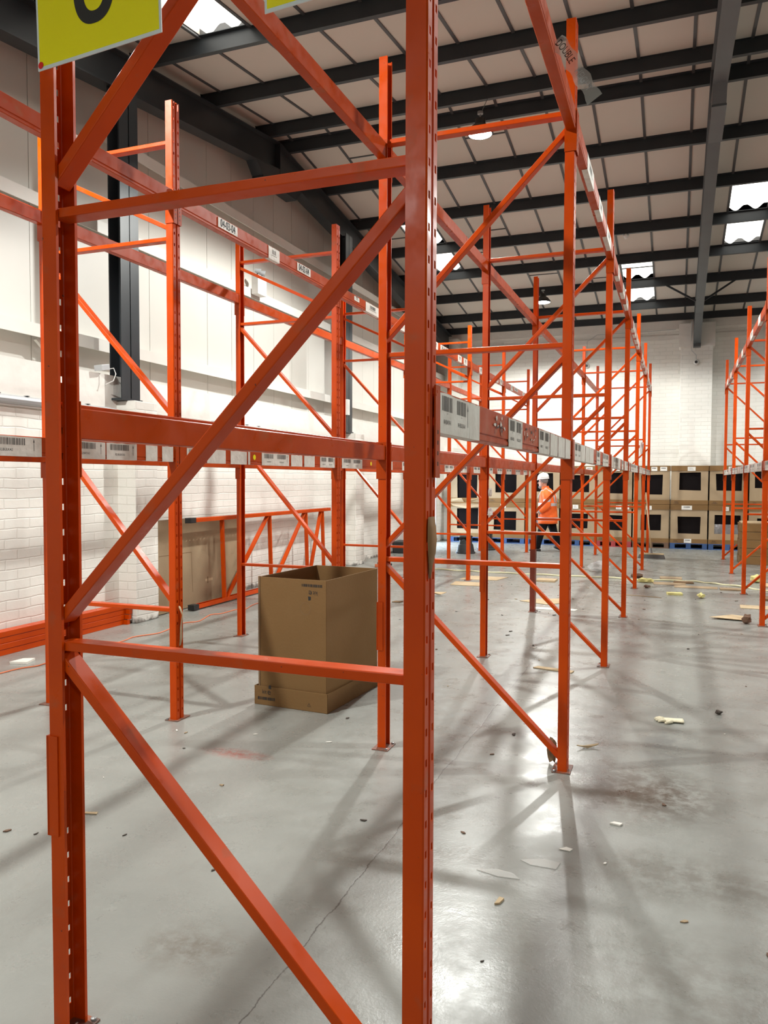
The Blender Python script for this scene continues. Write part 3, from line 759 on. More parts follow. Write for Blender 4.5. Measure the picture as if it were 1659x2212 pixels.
# ================================================================== LAMPS
for i, (x, y, z) in enumerate(LAMPS):
    lab = ['round LED high bay lamp, nearer and brighter of the two in view', 'round LED high bay lamp farther away, above the far end of the middle row'][i] if i < 2 else 'round LED high bay lamp outside the picture, %s of the hidden lamps, last two added as fill' % ORD[i-2]
    t = thing('high_bay_lamp', lab, 'ceiling lamp', (x, y, z))
    b = MB(); b.lathe([(.02, .20), (.07, .20), (.075, .13), (.12, .10), (.17, .035), (.18, .012), (.175, .0), (.165, -.002)], PLB, 32); b.obj('lamp_housing', t, smooth=True)
    b = MB(); b.lathe([(.0001, -.012), (.10, -.012), (.150, -.006), (.163, 0), (.0001, .001)], LEDM, 32); b.obj('lens', t, smooth=True)
    py = min((abs(yy-y), yy) for yy in far_y[1:-1]+near_y[1:])[1]
    b = MB(); b.tube([(0, 0, .20), (0, 0, .26)], .012, GALV, 8); b.tube([(0, 0, .25), (.0, (py-y)*.5, .25+(zroof(py)-z-.25)*.5), (0, py-y+.03, zroof(py)-z+.01)], .005, GALV, 6)
    b.lathe([(.0001, .30), (.04, .30), (.04, .27), (.0001, .27)], GALV, 12); b.obj('suspension_hook', t)
    ld = bpy.data.lights.new('lamp_light', 'SPOT'); ld.shadow_soft_size = .10; ld.spot_size = R(158); ld.spot_blend = .22; ld.energy = LAMP_W; ld.color = (.97, .985, .94)
    ld.energy = LAMP_W*LAMP_K[i]
    lo = bpy.data.objects.new('lamp_light', ld); COL.objects.link(lo); lo.parent = t; lo.location = (0, 0, -.16)

# ================================================================== WALL FITTINGS
def batten(y0, y1, z, label):
    t = thing('batten_light', label, 'wall light', (XL, y0, z))
    b = MB(); L = y1-y0
    pr = [(.0, .045), (.05, .045), (.085, .03), (.10, 0), (.085, -.03), (.05, -.045), (0, -.045)]
    b.extr(pr, 0, L, 'y', PLG); b.obj('diffuser', t, bevel=.004)
    b = MB()
    for k in range(int(L/.35)):
        b.box(.03, .08, .15+k*.35, .18+k*.35, .043, .05, STEEL)
    b.obj('clip', t)
    b = MB(); b.box(-.0, .04, .02, L-.02, -.06, -.04, PLW); b.obj('back_tray', t)
batten(5.1, 6.55, 2.45, 'long unlit strip light on the left wall, left of the near post')
batten(5.3+1.35, 7.25, 2.45, 'short unlit strip light end just left of the first brick pier')
batten(9.3, 10.9, 2.45, 'unlit strip light on the wall above the leaning frame')
t = thing('emergency_light', 'white twin spot emergency light box on the upper left wall', 'emergency light', (-6.37, 10.88, 4.62))
b = MB(); b.box(0, .12, 0, .27, 0, .30, PLW); b.obj('housing', t, bevel=.006)
for k in (0, 1):
    b = MB(); yy = .07+.14*k
    b.tube([(.06, yy, .30), (.07, yy, .34)], .012, PLB, 8)
    b.tube([(.03, yy-.02, .38), (.11, yy+.03, .36)], [.03, .05], PLG, 14); b.obj('spot_head', t)
t = thing('junction_box', 'small white box on the second dark column', 'box', (-5.97, 13.69, 2.92))
b = MB(); b.box(.0, .05, 0, .10, 0, .30, PLW); b.obj('cover', t, bevel=.006)
t = thing('floodlight', 'small grey floodlight lying on top of the brick pier beside the first column', 'light', (-6.12, 7.02, 2.87))
t.scale = (.8, .8, .8)
b = MB(); b.box(0, .14, 0, .16, .02, .10, PLG, Matrix.Rotation(R(12), 4, 'X')); b.obj('body', t, bevel=.005)
b = MB(); b.tube([(.1, .14, .06), (.16, .2, .08), (.18, .22, 0), (.17, .18, -.10), (.1, .1, -.16)], .007, PLW, 6); b.obj('flex', t)
def cam_dome(x, y, z, cab, label):
    t = thing('dome_camera', label, 'security camera', (x, y, z))
    b = MB(); rr = []
    for k in range(7):
        a = k/6*math.pi/2; r_ = .075*math.cos(a)+.001; rr.append([Vector((r_*math.cos(q), -.075*math.sin(a)-.005, r_*math.sin(q))) for q in [2*math.pi*j/20 for j in range(20)]])
    b.loft(rr, PLW); b.obj('housing', t, smooth=True)
    b = MB(); b.tube([(0, -.06, .0), (-.002, -.088, -.002)], .035, BLK, 16); b.obj('lens', t)
    b = MB(); b.tube([(p[0]-x, p[1]-y, p[2]-z) for p in cab], .007, PLG, 6); b.obj('cable', t)
cam_dome(.40, 21.44, 4.70, [(.40, 21.43, 4.78), (.40, 21.43, 4.88), (.29, 21.43, 5.0), (.28, 21.43, 5.15), (.28, 21.40, 5.75)], 'white dome camera below the rafter end on the far pier')
cam_dome(-2.36, 21.89, 4.80, [(-2.36, 21.87, 4.88), (-2.36, 21.86, 5.45), (-2.1, 21.85, 5.62), (-.6, 21.85, 5.63), (-.1, 21.85, 5.64)], 'small white dome camera on the far wall behind the middle racks')
t = thing('smoke_detector', 'white smoke detector hanging under a purlin by the middle rack top', 'smoke detector', (-1.02, 16.02, zroof(15.98)))
b = MB(); b.lathe([(.0001, -.09), (.03, -.09), (.035, -.06), (.055, -.05), (.055, -.02), (.03, -.01), (.03, 0), (.0001, 0)], PLW, 20); b.obj('sensor', t, smooth=True)

# ================================================================== LEFT SIDE THINGS
# beams lying flat by the wall
for k in range(4):
    z = k*.058
    t = thing('spare_beam', 'spare orange rack beam lying flat by the brick wall, %s of its stack of four' % ['lowest', 'second from the bottom', 'third from the bottom', 'topmost'][k], 'rack beam', (-6.07+.004*(k % 2), 4.7+.02*k, z))
    b = MB(); b.extr([(0, 0), (.110, 0), (.112, .003), (.112, .052), (.110, .055), (0, .055)], 0, 2.56, 'y', ORG); b.obj('beam_body', t)
    b = MB(); b.box(-.005, .165, 2.56, 2.566, .0, .054, ORG); b.box(.160, .165, 2.566, 2.606, 0, .054, ORG); b.obj('end_connector', t, bevel=.001)
# cut frame leaning on the wall, on its side
t = thing('spare_frame', 'dismantled orange upright frame leaning on its side against the brick wall', 'rack frame')
ex = Vector((.03, 0, -.99955)); ez = Vector((0, 1, 0)); ey = ez.cross(ex)
Mx = Matrix.Identity(4)
for i in range(3): Mx[i][0] = ex[i]; Mx[i][1] = ey[i]; Mx[i][2] = ez[i]
Mx[0][3], Mx[1][3], Mx[2][3] = -5.74, 8.32, .60
t.matrix_world = Mx
rp = inst('upright', POST, t, (D/2, 0, 0), mods=m_solid); lp = inst('upright', POST, t, (-D/2, WP, 0), (0, 0, math.pi), mods=m_solid)
for k, me in KIT['B']: inst('horizontal_brace' if k == 'h' else 'diagonal_brace', me, t)
for q in (rp, lp):
    b = MB(); b.box(-.062, .006, -.006, WP+.006, -.012, .10, PLB); b.obj('foot_cap', q, bevel=.003)['label'] = 'black plastic end cap'
# cardboard sheet behind it
t = thing('cardboard_sheet', 'large flat cardboard sheet propped against the wall behind the leaning frame', 'cardboard', (-5.93, 7.80, 0), (0, R(-2.0), 0))
b = MB(); b.box(-.02, -.012, 0, 2.05, .02, 1.17, CARDF); b.box(-.012, -.004, .0, 1.98, .01, 1.16, CARDF); b.obj('board', t)
b = MB(); b.box(-.0042, -.0032, .12, .80, .72, .728, CARDD); b.box(-.0042, -.0032, .80, .808, .20, .728, CARDD)
b.box(-.0042, -.003, 1.10, 1.28, .30, .335, CARDL); b.box(-.0042, -.0028, 1.15, 1.17, .27, .36, CARDD); b.obj('cut_line', t)
# the open box
ang = R(-3.8)
t = thing('open_box', 'tall open topped brown cardboard box standing on its tray on the floor', 'cardboard box', (-2.62, 5.03, 0), (0, 0, ang))
W2, DD, HH, th = .2855, .87, .957, .006
b = MB()
b.box(-W2, W2, 0, th, .012, HH, CARD); b.box(-W2, W2, DD-th, DD, .012, HH, CARD)
b.box(-W2, -W2+th, th, DD-th, .012, HH, CARD); b.box(W2-th, W2, th, DD-th, .012, HH, CARD); b.box(-W2, W2, 0, DD, .006, .012, CARD)
b.box(-W2-.004, -W2+.012, -.004, .012, .10, HH+.004, CARDD)
b.obj('sleeve', t, bevel=.002)
b = MB(); g = .030
x0, x1, y0, y1 = -W2-g, W2+g*.7, -g*.6, DD+g*.6
b.box(x0, x1, y0, y0+.005, 0, .142, CARD); b.box(x0, x1, y1-.005, y1, 0, .142, CARD); b.box(x0, x0+.005, y0, y1, 0, .142, CARD); b.box(x1-.005, x1, y0, y1, 0, .142, CARD); b.box(x0, x1, y0, y1, 0, .005, CARD)
b.obj('tray', t, bevel=.002)
def FT(x, z, y=-.0012, rot=0):
    return Matrix.Translation((x, y, z)) @ Matrix.Rotation(R(90), 4, 'X') @ Matrix.Rotation(rot, 4, 'Z')
def kite(b, T):
    b.text('kit', .050, BLK, T @ Matrix.Translation((-.022, 0, 0)) @ Matrix.Diagonal((.75, .9, 1, 1)))
    b.text('e', .078, BLK, T @ Matrix.Translation((.019, .003, 0)) @ Matrix.Diagonal((.85, .8, 1, 1)))
    b.add([T @ Vector(p) for p in ((.014, .028, 0), (.038, .026, 0), (.034, .056, 0), (.016, .052, 0))], [(0, 1, 2, 3)], BLK)
def bars(b, T, x0, x1, z0, z1, seed):
    barcode(b, x0, z0, x1-x0, z1-z0, T, BLK, seed)
b = MB(); kite(b, FT(.175, .862, rot=math.pi)); bars(b, FT(0, 0), .085, .255, .905, .925, 4)
n = 28
ring = [(.115+.042*math.cos(2*math.pi*k/n), .745+.047*math.sin(2*math.pi*k/n)) for k in range(n)]; ring2 = [(.115+.0395*math.cos(2*math.pi*k/n), .745+.0445*math.sin(2*math.pi*k/n)) for k in range(n)]
b.add([(p[0], -.0012, p[1]) for p in ring] + [(p[0], -.0012, p[1]) for p in ring2], [(k, (k+1) % n, n+(k+1) % n, n+k) for k in range(n)], CARDD)
b.obj('sleeve_print', t, fix=False)['label'] = 'black upside-down brand print and barcode'
b = MB(); yy = y0-.0012
kite(b, FT(-.205, .100, yy)); bars(b, FT(0, 0, yy), -.285, -.135, .040, .062, 7)
for s_ in range(3):
    a = 2*math.pi*s_/3+math.pi/2; a2 = a+2.0
    b.add([Vector((.155+.016*math.cos(a), yy, .045+.016*math.sin(a))), Vector((.155+.016*math.cos(a2), yy, .045+.016*math.sin(a2))), Vector((.155+.012*math.cos(a2), yy, .045+.012*math.sin(a2))), Vector((.155+.012*math.cos(a), yy, .045+.012*math.sin(a)))], [(0, 1, 2, 3)], BLK)
b.obj('tray_print', t, fix=False)['label'] = 'black brand print and barcode on the tray'

# extension cable
cab = [(-5.43, 4.6), (-5.423, 5.011), (-5.40, 5.21), (-5.335, 5.33), (-5.336, 5.423), (-5.342, 5.798), (-5.333, 6.458), (-5.367, 6.697), (-5.262, 6.929), (-5.263, 7.09), (-5.345, 7.559), (-5.255, 7.728), (-5.37, 8.148), (-5.291, 8.288), (-5.28, 8.623), (-5.19, 8.667), (-5.286, 9.148), (-5.186, 9.812), (-5.25, 11), (-5.3, 12.4), (-5.45, 13.6)]
def smooth_path(p, n=6):
    out = []
    for i in range(len(p)-1):
        p0, p1, p2, p3 = p[max(i-1, 0)], p[i], p[i+1], p[min(i+2, len(p)-1)]
        for k in range(n):
            t_ = k/n; out.append(tuple(.5*((2*p1[j]) + (-p0[j]+p2[j])*t_ + (2*p0[j]-5*p1[j]+4*p2[j]-p3[j])*t_*t_ + (-p0[j]+3*p1[j]-3*p2[j]+p3[j])*t_**3) for j in range(len(p1))))
    out.append(tuple(p[-1])); return out
b = MB(); b.tube([(x, y, .006) for x, y in smooth_path(cab)], .006, CABLE, 6); tag(b.obj('extension_cable', smooth=True), 'thin orange extension cable snaking along the floor by the left wall', 'cable')
b = MB()
rp_ = [(-4.6, 13.93), (-4.267, 13.895), (-3.843, 13.84), (-3.314, 13.80), (-2.708, 13.765), (-2.135, 13.77), (-1.653, 13.75), (-1.189, 13.79), (-.635, 13.70), (-.428, 13.72), (.081, 13.79), (.367, 13.76), (.608, 13.62), (.906, 13.45), (1.32, 13.02), (1.8, 12.8)]
b.tube([(x, y, .012+.006*math.sin(i*.9)) for i, (x, y) in enumerate(smooth_path(rp_))], .014, ROPE, 6); tag(b.obj('rope', smooth=True), 'long cream rope lying right across the floor under the racks', 'rope')

# step stool and others at the far left
def kick_stool(x, y, s_, label):
    t = thing('step_stool', label, 'step stool', (x, y, 0)); t.scale = (s_, s_, s_)
    b = MB(); b.lathe([(.225, 0), (.225, .03), (.205, .04), (.175, .20), (.165, .215), (.0001, .215)], CHAR, 28); b.obj('base', t)
    b = MB(); b.lathe([(.150, .215), (.145, .30)], CHAR, 28)
    b.box(-.14, -.10, -.05, .05, .215, .40, CHAR); b.box(.10, .14, -.05, .05, .215, .40, CHAR); b.box(-.04, .06, .06, .10, .215, .40, CHAR); b.obj('leg_ring', t)
    b = MB(); b.lathe([(.0001, .40), (.155, .40), (.16, .385), (.155, .37), (.0001, .37)], CHAR, 28); b.obj('top_step', t)
kick_stool(-4.53, 17.30, 1.0, 'dark grey round step stool standing on the floor behind the racks')
kick_stool(-4.30, 18.35, 1.05, 'second dark step stool, partly hidden behind the first')
t = thing('plastic_tub', 'black plastic tub on the floor at the far left below a stool', 'tub', (-5.85, 16.9, 0))
b = MB(); b.box(-.22, .22, -.25, .25, 0, .26, PLB); b.box(-.24, .24, -.27, .27, .24, .27, CHAR); b.obj('body', t, bevel=.01)
t = thing('folding_stool', 'black folding stool standing beyond the plastic tub by the left wall', 'stool', (-5.75, 17.9, 0))
b = MB(); b.box(-.17, .17, -.15, .15, .56, .60, PLB); b.obj('seat', t, bevel=.01)
for x in (-.15, .15):
    for y in (-.13, .13):
        b = MB(); b.tube([(x*1.25, y*1.3, 0), (x*.9, y*.9, .57)], .014, PLB, 8); b.obj('leg', t)
t = thing('power_tool', 'small orange and black power tool on the floor at the far left', 'tool', (-5.3, 13.9, 0), (0, 0, .5))
b = MB(); b.box(-.13, .07, -.035, .035, 0, .06, CABLE); b.obj('body', t, bevel=.01)
b = MB(); b.tube([(.07, 0, .04), (.20, 0, .05)], .022, PLB, 10); b.box(-.08, -.02, -.03, .03, .06, .09, PLB); b.obj('nose', t)

# broom
t = thing('broom', 'wide broom with wooden handle standing on the floor beside the middle row end', 'broom', (-.49, 17.66, 0))
b = MB(); b.box(-.25, .25, -.045, .045, .085, .115, CARDL); b.obj('head', t, bevel=.004)
b = MB()
b.add([(-.25, -.04, .088), (.25, -.04, .088), (.25, .04, .088), (-.25, .04, .088), (-.28, -.06, 0), (.28, -.06, 0), (.28, .06, 0), (-.28, .06, 0)], [(0, 1, 2, 3), (4, 7, 6, 5), (0, 4, 5, 1), (1, 5, 6, 2), (2, 6, 7, 3), (3, 7, 4, 0)], BRIST); b.obj('bristles', t)
b = MB(); b.tube([(.0, 0, .10), (-.075, .08, .75), (-.145, .17, 1.42)], .014, WOODH, 10); b.obj('handle', t, smooth=True)
b = MB(); b.tube([(0, 0, .10), (-.016, .017, .22)], .02, GALV, 10); b.obj('socket', t)

# ================================================================== BOXES ON PALLETS
PW = .877
edges = [-5.52 + 0*PW, -4.60, -3.72, -2.83, -1.93, -1.045, -.157, .720, 1.60, 2.48]
BY = 20.42
def pallet(x0, x1, mt, label):
    t = thing('pallet', label, 'pallet', ((x0+x1)/2, BY-.03, 0)); wd = (x1-x0)/2-.01
    for k in range(5):
        b = MB(); b.box(-wd, wd, k*.2, k*.2+.12, .122, .142, mt); b.obj('top_board', t)
    for k in (-1, 0, 1):
        for j in range(3):
            b = MB(); xx = k*(wd-.06); b.box(xx-.055, xx+.055, .0+j*.38, .12+j*.38, .02, .10, mt); b.obj('block', t)
        b = MB(); b.box(k*(wd-.06)-.055, k*(wd-.06)+.055, 0, .92, .10, .122, mt); b.obj('stringer', t)
    for k in range(3):
        b = MB(); b.box(-wd, wd, k*.38, k*.38+.12, 0, .02, mt); b.obj('bottom_board', t)
def box(x0, x1, z0, z1, label, win, low, dy=0, papers=(), foil=False, bent=False, seed=0):
    rd = random.Random(seed)
    t = thing('cardboard_box', label, 'cardboard box', ((x0+x1)/2, BY+dy, z0), (0, 0, R(rd.uniform(-.6, .6))))
    wd = (x1-x0)/2-.018; h = z1-z0; dp = .80; th = .008
    wx0, wx1, wz0, wz1 = win   # window in local x, z
    m = CARDF
    b = MB()
    # front with window cut out (wonky corners)
    def jit(v): return v+rd.uniform(-.012, .012)
    O = [(-wd, 0.0), (wd, 0.0), (wd, h), (-wd, h)]; I = [(jit(wx0), jit(wz0)), (jit(wx1), jit(wz0)), (jit(wx1), jit(wz1)), (jit(wx0), jit(wz1))]
    vs = [(p[0], 0, p[1]) for p in O+I] + [(p[0], th, p[1]) for p in O+I]
    fs = []
    for k in range(4):
        k2 = (k+1) % 4; fs += [(k, k2, 4+k2, 4+k), (8+k, 12+k, 12+k2, 8+k2), (4+k, 4+k2, 12+k2, 12+k)]
    b.add(vs, fs, m)
    b.box(-wd, -wd+th, th, dp, 0, h, m); b.box(wd-th, wd, th, dp, 0, h, m); b.box(-wd, wd, dp-th, dp, 0, h, m); b.box(-wd, wd, th, dp, 0, th, m)
    b.obj('carton', t)
    b = MB(); lh = .125
    b.box(-wd-.010, wd+.010, -.012, dp+.01, h-.004, h+.004, CARD); b.box(-wd-.010, wd+.010, -.012, -.004, h-lh, h-.004, CARD)
    b.box(-wd-.012, -wd-.004, -.012, dp+.01, h-lh, h, CARD); b.box(wd+.004, wd+.012, -.012, dp+.01, h-lh, h, CARD)
    b.obj('lid', t)
    b = MB(); b.box(-wd-.008, wd+.008, -.012, -.004, 0, .105, CARD); b.box(-wd-.010, -wd-.002, -.012, dp, 0, .105, CARD); b.box(wd+.002, wd+.010, -.012, dp, 0, .105, CARD)
    b.text('kite', .05, BLK, FT(-wd*.72, .065, -.0135)); bars(b, FT(0, 0, -.0135), -wd*.88, -wd*.56, .025, .037, seed)
    b.obj('base_tray', t, fix=False)
    # black liner bag bulging behind the window
    g = MB(); nx, nz = 9, 9; vs = []; fs = []
    gx0, gx1, gz0, gz1 = wx0-.06, wx1+.06, wz0-.06, wz1+.06
    for i in range(nx):
        for j in range(nz):
            vs.append((gx0+(gx1-gx0)*i/(nx-1), .035+rd.uniform(0, .02), gz0+(gz1-gz0)*j/(nz-1)))
    for i in range(nx-1):
        for j in range(nz-1):
            fs.append((i*nz+j, (i+1)*nz+j, (i+1)*nz+j+1, i*nz+j+1))
    if foil:
        k0 = len(fs); g.add(vs, [f for q, f in enumerate(fs) if (q % (nz-1)) < 4], FOIL); g.add(vs, [f for q, f in enumerate(fs) if (q % (nz-1)) >= 4], BAG)
    else: g.add(vs, fs, BAG)
    g.obj('liner_bag', t, smooth=True)
    for px, pz, pw in papers:
        p = MB(); p.box(px-pw/2, px+pw/2, -.0150, -.0135, pz-.05, pz+.05, WHT)
        if (seed+int(px*10)) % 2: bars(p, FT(0, 0, -.0155), px-pw*.33, px+pw*.33, pz+.0, pz+.03, seed)
        else:
            for q in range(3): p.box(px-pw*.3, px+pw*(.1+.1*q), -.0155, -.0151, pz+.02-q*.022, pz+.025-q*.022, GRYP)
        p.obj('paper_label', t, fix=False)
    if bent:
        f = MB()
        f.add([(-wd, -.01, h-.03), (wd, -.01, h-.03), (wd*.8, -.20, h-.11), (0, -.24, h-.16), (-wd*.75, -.18, h-.09)], [(0, 1, 2, 3, 4)], CARDF)
        f.add([(-wd, 0, h), (-wd*.2, .0, h), (-wd*.25, -.16, h+.11), (-wd*.9, -.10, h+.09)], [(0, 1, 2, 3)], CARDL)
        f.add([(wd*.15, 0, h), (wd, .0, h), (wd*.9, -.14, h+.13), (wd*.2, -.18, h+.06)], [(0, 1, 2, 3)], CARDL)
        s = f.obj('torn_flap', t); md = s.modifiers.new('thickness', 'SOLIDIFY'); md.thickness = .006
names = ['first (leftmost)', 'second', 'third', 'fourth', 'fifth', 'sixth', 'seventh', 'eighth', 'ninth', 'tenth']
x_edges = [-6.02+.10] + edges
x_edges = [-5.93, -5.05, -4.18, -3.30] + [-2.42, -1.93+.0, -1.045, -.157, .720, 1.60, 2.48]
x_edges = [-5.80, -4.80, -3.74, -2.84, -1.94, -1.045, -.157, .720, 1.60, 2.48]
pm = [BLUEP, BLUEP, BLUEP, BLUEP, REDP, BRNP, BLUEP, BLUEP, BRNP]
pc = ['blue', 'blue', 'blue', 'blue', 'red', 'brown', 'blue', 'blue', 'brown']
for k in range(9):
    x0, x1 = x_edges[k], x_edges[k+1]
    pallet(x0, x1, pm[k], '%s wooden pallet under the %s box column from the left' % (pc[k], names[k]))
    w = (x1-x0)/2
    # lower then upper
    wl = [(-.30, .30, .22, .78), (-.30, .30, .22, .70), (-.27, .27, .30, .68), (-.26, .26, .30, .68), (-.25, .25, .28, .66), (-.24, .24, .30, .70), (-.25, .26, .24, .66), (-.29, .29, .26, .70), (-.25, .25, .3, .65)][k]
    wu = [(-.30, .26, .10, .88), (-.28, .28, .25, .80), (-.27, .27, .3, .76), (-.26, .28, .28, .72), (-.25, .25, .26, .78), (-.24, .26, .23, .73), (-.24, .25, .35, .78), (-.28, .30, .34, .76), (-.3, .2, .42, .80)][k]
    pl = [(-.05, .86, .14)] if k % 2 else [(.12, .86, .13), (.30, .86, .15)]
    if k == 6: pl = [(-.05, .875, .24), (-.02, .06, .17)]
    pu = [(.04, .875, .18)] if k % 2 == 0 else [(.06, .875, .14), (.28, .875, .16)]
    box(x0, x1, .142, 1.085, 'lower cardboard box with black window, %s column from the left' % names[k], wl, True, papers=pl, foil=k in (2, 7), bent=(k == 0), seed=k*3+1)
    box(x0+.004, x1+.004, 1.095 + (.0), 2.045, 'upper cardboard box with black window, %s column from the left' % names[k], wu, False, dy=.01, papers=pu, seed=k*3+2)
# brown carton pile in the right row
for k in range(5):
    z = k*.165
    t = thing('flat_carton', 'plain brown carton behind the right rack row, %s of a pile of five' % ['lowest', 'second from bottom', 'middle one', 'second from top', 'topmost'][k], 'cardboard box', (1.68+.01*(k % 2), 17.08+.01*((k*3) % 2), z))
    b = MB(); b.box(-.48, .48, 0, .7, .002, .163, CARD); b.obj('body', t, bevel=.004)
    b = MB(); b.box(-.481, .481, -.001, .0, .150, .156, CARDD); b.obj('seam', t)
t = thing('long_board', 'pale flat cardboard sheet laid on top of the brown carton pile', 'cardboard', (1.85, 17.20, .826))
b = MB(); b.box(-.62, .62, 0, .6, 0, .02, CARDL); b.obj('sheet', t)

# ================================================================== BITS ON RACKS
def ribbon(name, pts, wd, m, label, cat, parent=None, thick=.0012, yd=(0, 1, 0)):
    b = MB(); pts = [Vector(p) for p in pts]; Yd = Vector(yd)
    vs = []
    for i, p in enumerate(pts):
        q = wd[i] if isinstance(wd, list) else wd
        vs += [p-Yd*q/2, p+Yd*q/2]
    b.add(vs, [(2*i, 2*i+1, 2*i+3, 2*i+2) for i in range(len(pts)-1)], m)
    o = b.obj(name, parent, smooth=True); md = o.modifiers.new('thickness', 'SOLIDIFY'); md.thickness = thick
    if parent is None: tag(o, label, cat)
    return o
ribbon('tape_strip', [(-.5612, 1.812, 1.590), (-.5608, 1.815, 1.56), (-.5606, 1.818, 1.53), (-.5606, 1.816, 1.50), (-.5608, 1.808, 1.475), (-.5606, 1.800, 1.44)], [.052, .066, .074, .060, .034, .010], TAPEB, 'strip of brown parcel tape stuck down the nearest right post', 'tape')
ribbon('torn_card_strip', [(-3.222, 4.50, .80), (-3.206, 4.49, .79), (-3.200, 4.51, .74), (-3.205, 4.50, .66), (-3.195, 4.485, .58), (-3.20, 4.48, .53)], [.01, .02, .016, .022, .03, .02], CARDL, 'curled torn card strip hanging on the slotted post of the left row', 'cardboard', yd=(0, .9, .3))
# double height label hanging from the high aisle beam
t = thing('hanging_label', 'peeling clear label printed DOUBLE HEIGHT hanging off the high beam at the top right', 'label', (-.556, 3.66, 3.70))
HL = [(0, .030, 0), (.045, .052, -.055), (.085, .075, -.115), (.125, .10, -.18), (.165, .14, -.245)]   # strip centre, falling outwards
def hl(u, v, w=0):
    q = u*(len(HL)-1); i = min(int(q), len(HL)-2); f = q-i
    p = Vector(HL[i]).lerp(Vector(HL[i+1]), f); d = (Vector(HL[i+1])-Vector(HL[i])).normalized()
    n_ = Vector((.18, -1, .1)).normalized(); a = n_.cross(d).normalized()
    return p - a*v + n_*(w+.006*math.sin(u*9))
b = MB(); n = 16; vs = []
for i in range(n+1):
    u = i/n; hw = .036+.006*math.sin(i*1.3); vs += [hl(u, -hw), hl(u, hw)]
b.add(vs, [(2*i, 2*i+1, 2*i+3, 2*i+2) for i in range(n)], CLEAR); b.obj('film', t, smooth=True)
b = MB(); b.text('DOUBLE', 1, BLK, Matrix.Identity(4), 'LEFT'); b.text('HEIGHT', 1, PLG, Matrix.Translation((5.0, 0, 0)), 'LEFT')
b.v = [tuple(hl(.03+v[0]*.098, -v[1]*.052, .002)) for v in b.v]
b.obj('lettering', t, fix=False)
# wrap scraps
def scrap(name, x, y, z, sx, sy_, sz, m, label, cat, seed, n=22):
    rd = random.Random(seed); bm = bmesh.new(); bmesh.ops.create_icosphere(bm, subdivisions=2, radius=1)
    for v in bm.verts:
        k = rd.uniform(.55, 1.1); v.co = Vector((v.co.x*sx*k, v.co.y*sy_*k, max(v.co.z*sz*k, -sz*.9)))
    zm = min(v.co.z for v in bm.verts)
    for v in bm.verts: v.co.z -= zm
    me = bpy.data.meshes.new(name); bm.to_mesh(me); bm.free(); me.materials.append(m)
    o = bpy.data.objects.new(name, me); COL.objects.link(o); o.location = (x, y, z); return tag(o, label, cat)
scrap('plastic_wrap', -.52, 12.60, 2.08, .03, .06, .13, FILM, 'scrap of clear plastic wrap caught on the fifth middle row post', 'plastic wrap', 3)
scrap('plastic_wrap', -1.655, 7.21, 1.52, .02, .03, .05, FILM, 'knot of plastic film tied round the third middle row left post', 'plastic wrap', 4)
scrap('plastic_wrap', -1.64, 7.16, 1.33, .03, .03, .05, FILM, 'loose film bow just below the knot on the third left post', 'plastic wrap', 5)
scrap('plastic_wrap', -1.32, 14.70, 0, .22, .13, .11, FILM, 'crumpled clear plastic bag on the floor beyond the cream rope', 'plastic wrap', 6)
scrap('plastic_wrap', -.62, 14.1, 0, .10, .08, .04, FILM, 'small crumpled film scrap on the floor right of the plastic bag', 'plastic wrap', 16)

# ================================================================== FLOOR LITTER
def flat(name, x, y, pts, m, label, cat, h=.006, rot=0, curl=0, z=0):
    b = MB(); n = len(pts)
    R_ = Matrix.Rotation(rot, 3, 'Z')
    P = [R_ @ Vector((p[0], p[1], 0)) for p in pts]
    cz_ = [curl*abs(p[0])*1.0 for p in pts]
    vs = [(p.x, p.y, .001+c) for p, c in zip(P, cz_)] + [(p.x, p.y, .001+h+c) for p, c in zip(P, cz_)]
    b.add(vs, [tuple(range(n))[::-1], tuple(range(n, 2*n))] + [(k, (k+1) % n, n+(k+1) % n, n+k) for k in range(n)], m)
    o = b.obj(name); o.location = (x, y, z); return tag(o, label, cat)
def rect(a, c, j=.06, seed=0):
    rd = random.Random(seed); return [(sx*a/2*(1+rd.uniform(-j, j)), sy_*c/2*(1+rd.uniform(-j, j))) for sx, sy_ in ((-1, -1), (1, -1), (1, 1), (-1, 1))]
CB = 'cardboard scrap'
flat('cardboard_scrap', -3.12, 12.15, rect(.55, .42, .1, 1), CARDL, 'flat tan cardboard piece on the floor left of the third left post', CB)
flat('cardboard_scrap', -3.05, 12.95, rect(.62, .5, .2, 2), CARDL, 'tan cardboard piece lying just this side of the rope, left', CB)
flat('cardboard_scrap', -2.02, 13.0, rect(.34, .28, .1, 3), CARDL, 'small cardboard flap below the walking person', CB, h=.03)
flat('cardboard_scrap', -1.72, 10.85, [(-.3, -.15), (.1, -.35), (.35, -.1), (.2, .25), (-.1, .1)], CARDL, 'torn tan cardboard sheet behind the second middle post', CB)
flat('cardboard_scrap', -1.0, 6.90, rect(.34, .07, .1, 5), CARDL, 'narrow tan cardboard strip behind the nearest right post foot', CB, rot=R(-12), h=.008)
flat('cardboard_scrap', .62, 10.32, [(-.22, -.14), (.16, -.2), (.24, .02), (.05, .22)], CARDL, 'bent tan cardboard sheet near the right rack foot', CB, curl=.08)
flat('cardboard_scrap', 1.05, 11.3, rect(.5, .3, .1, 7), CARDL, 'tan cardboard sheet half under the right rack', CB)
flat('cardboard_scrap', -.08, 13.40, rect(.52, .3, .1, 8), CARDF, 'grey tan cardboard piece beside the yellow foam on the rope', CB)
flat('cardboard_scrap', -.06, 14.0, rect(.36, .34, .1, 9), CARDF, 'small propped cardboard flap on the litter heap', CB, h=.03)
flat('cardboard_scrap', .30, 13.10, rect(.62, .26, .1, 10), CARDF, 'long cardboard piece at the right end of the litter heap', CB)
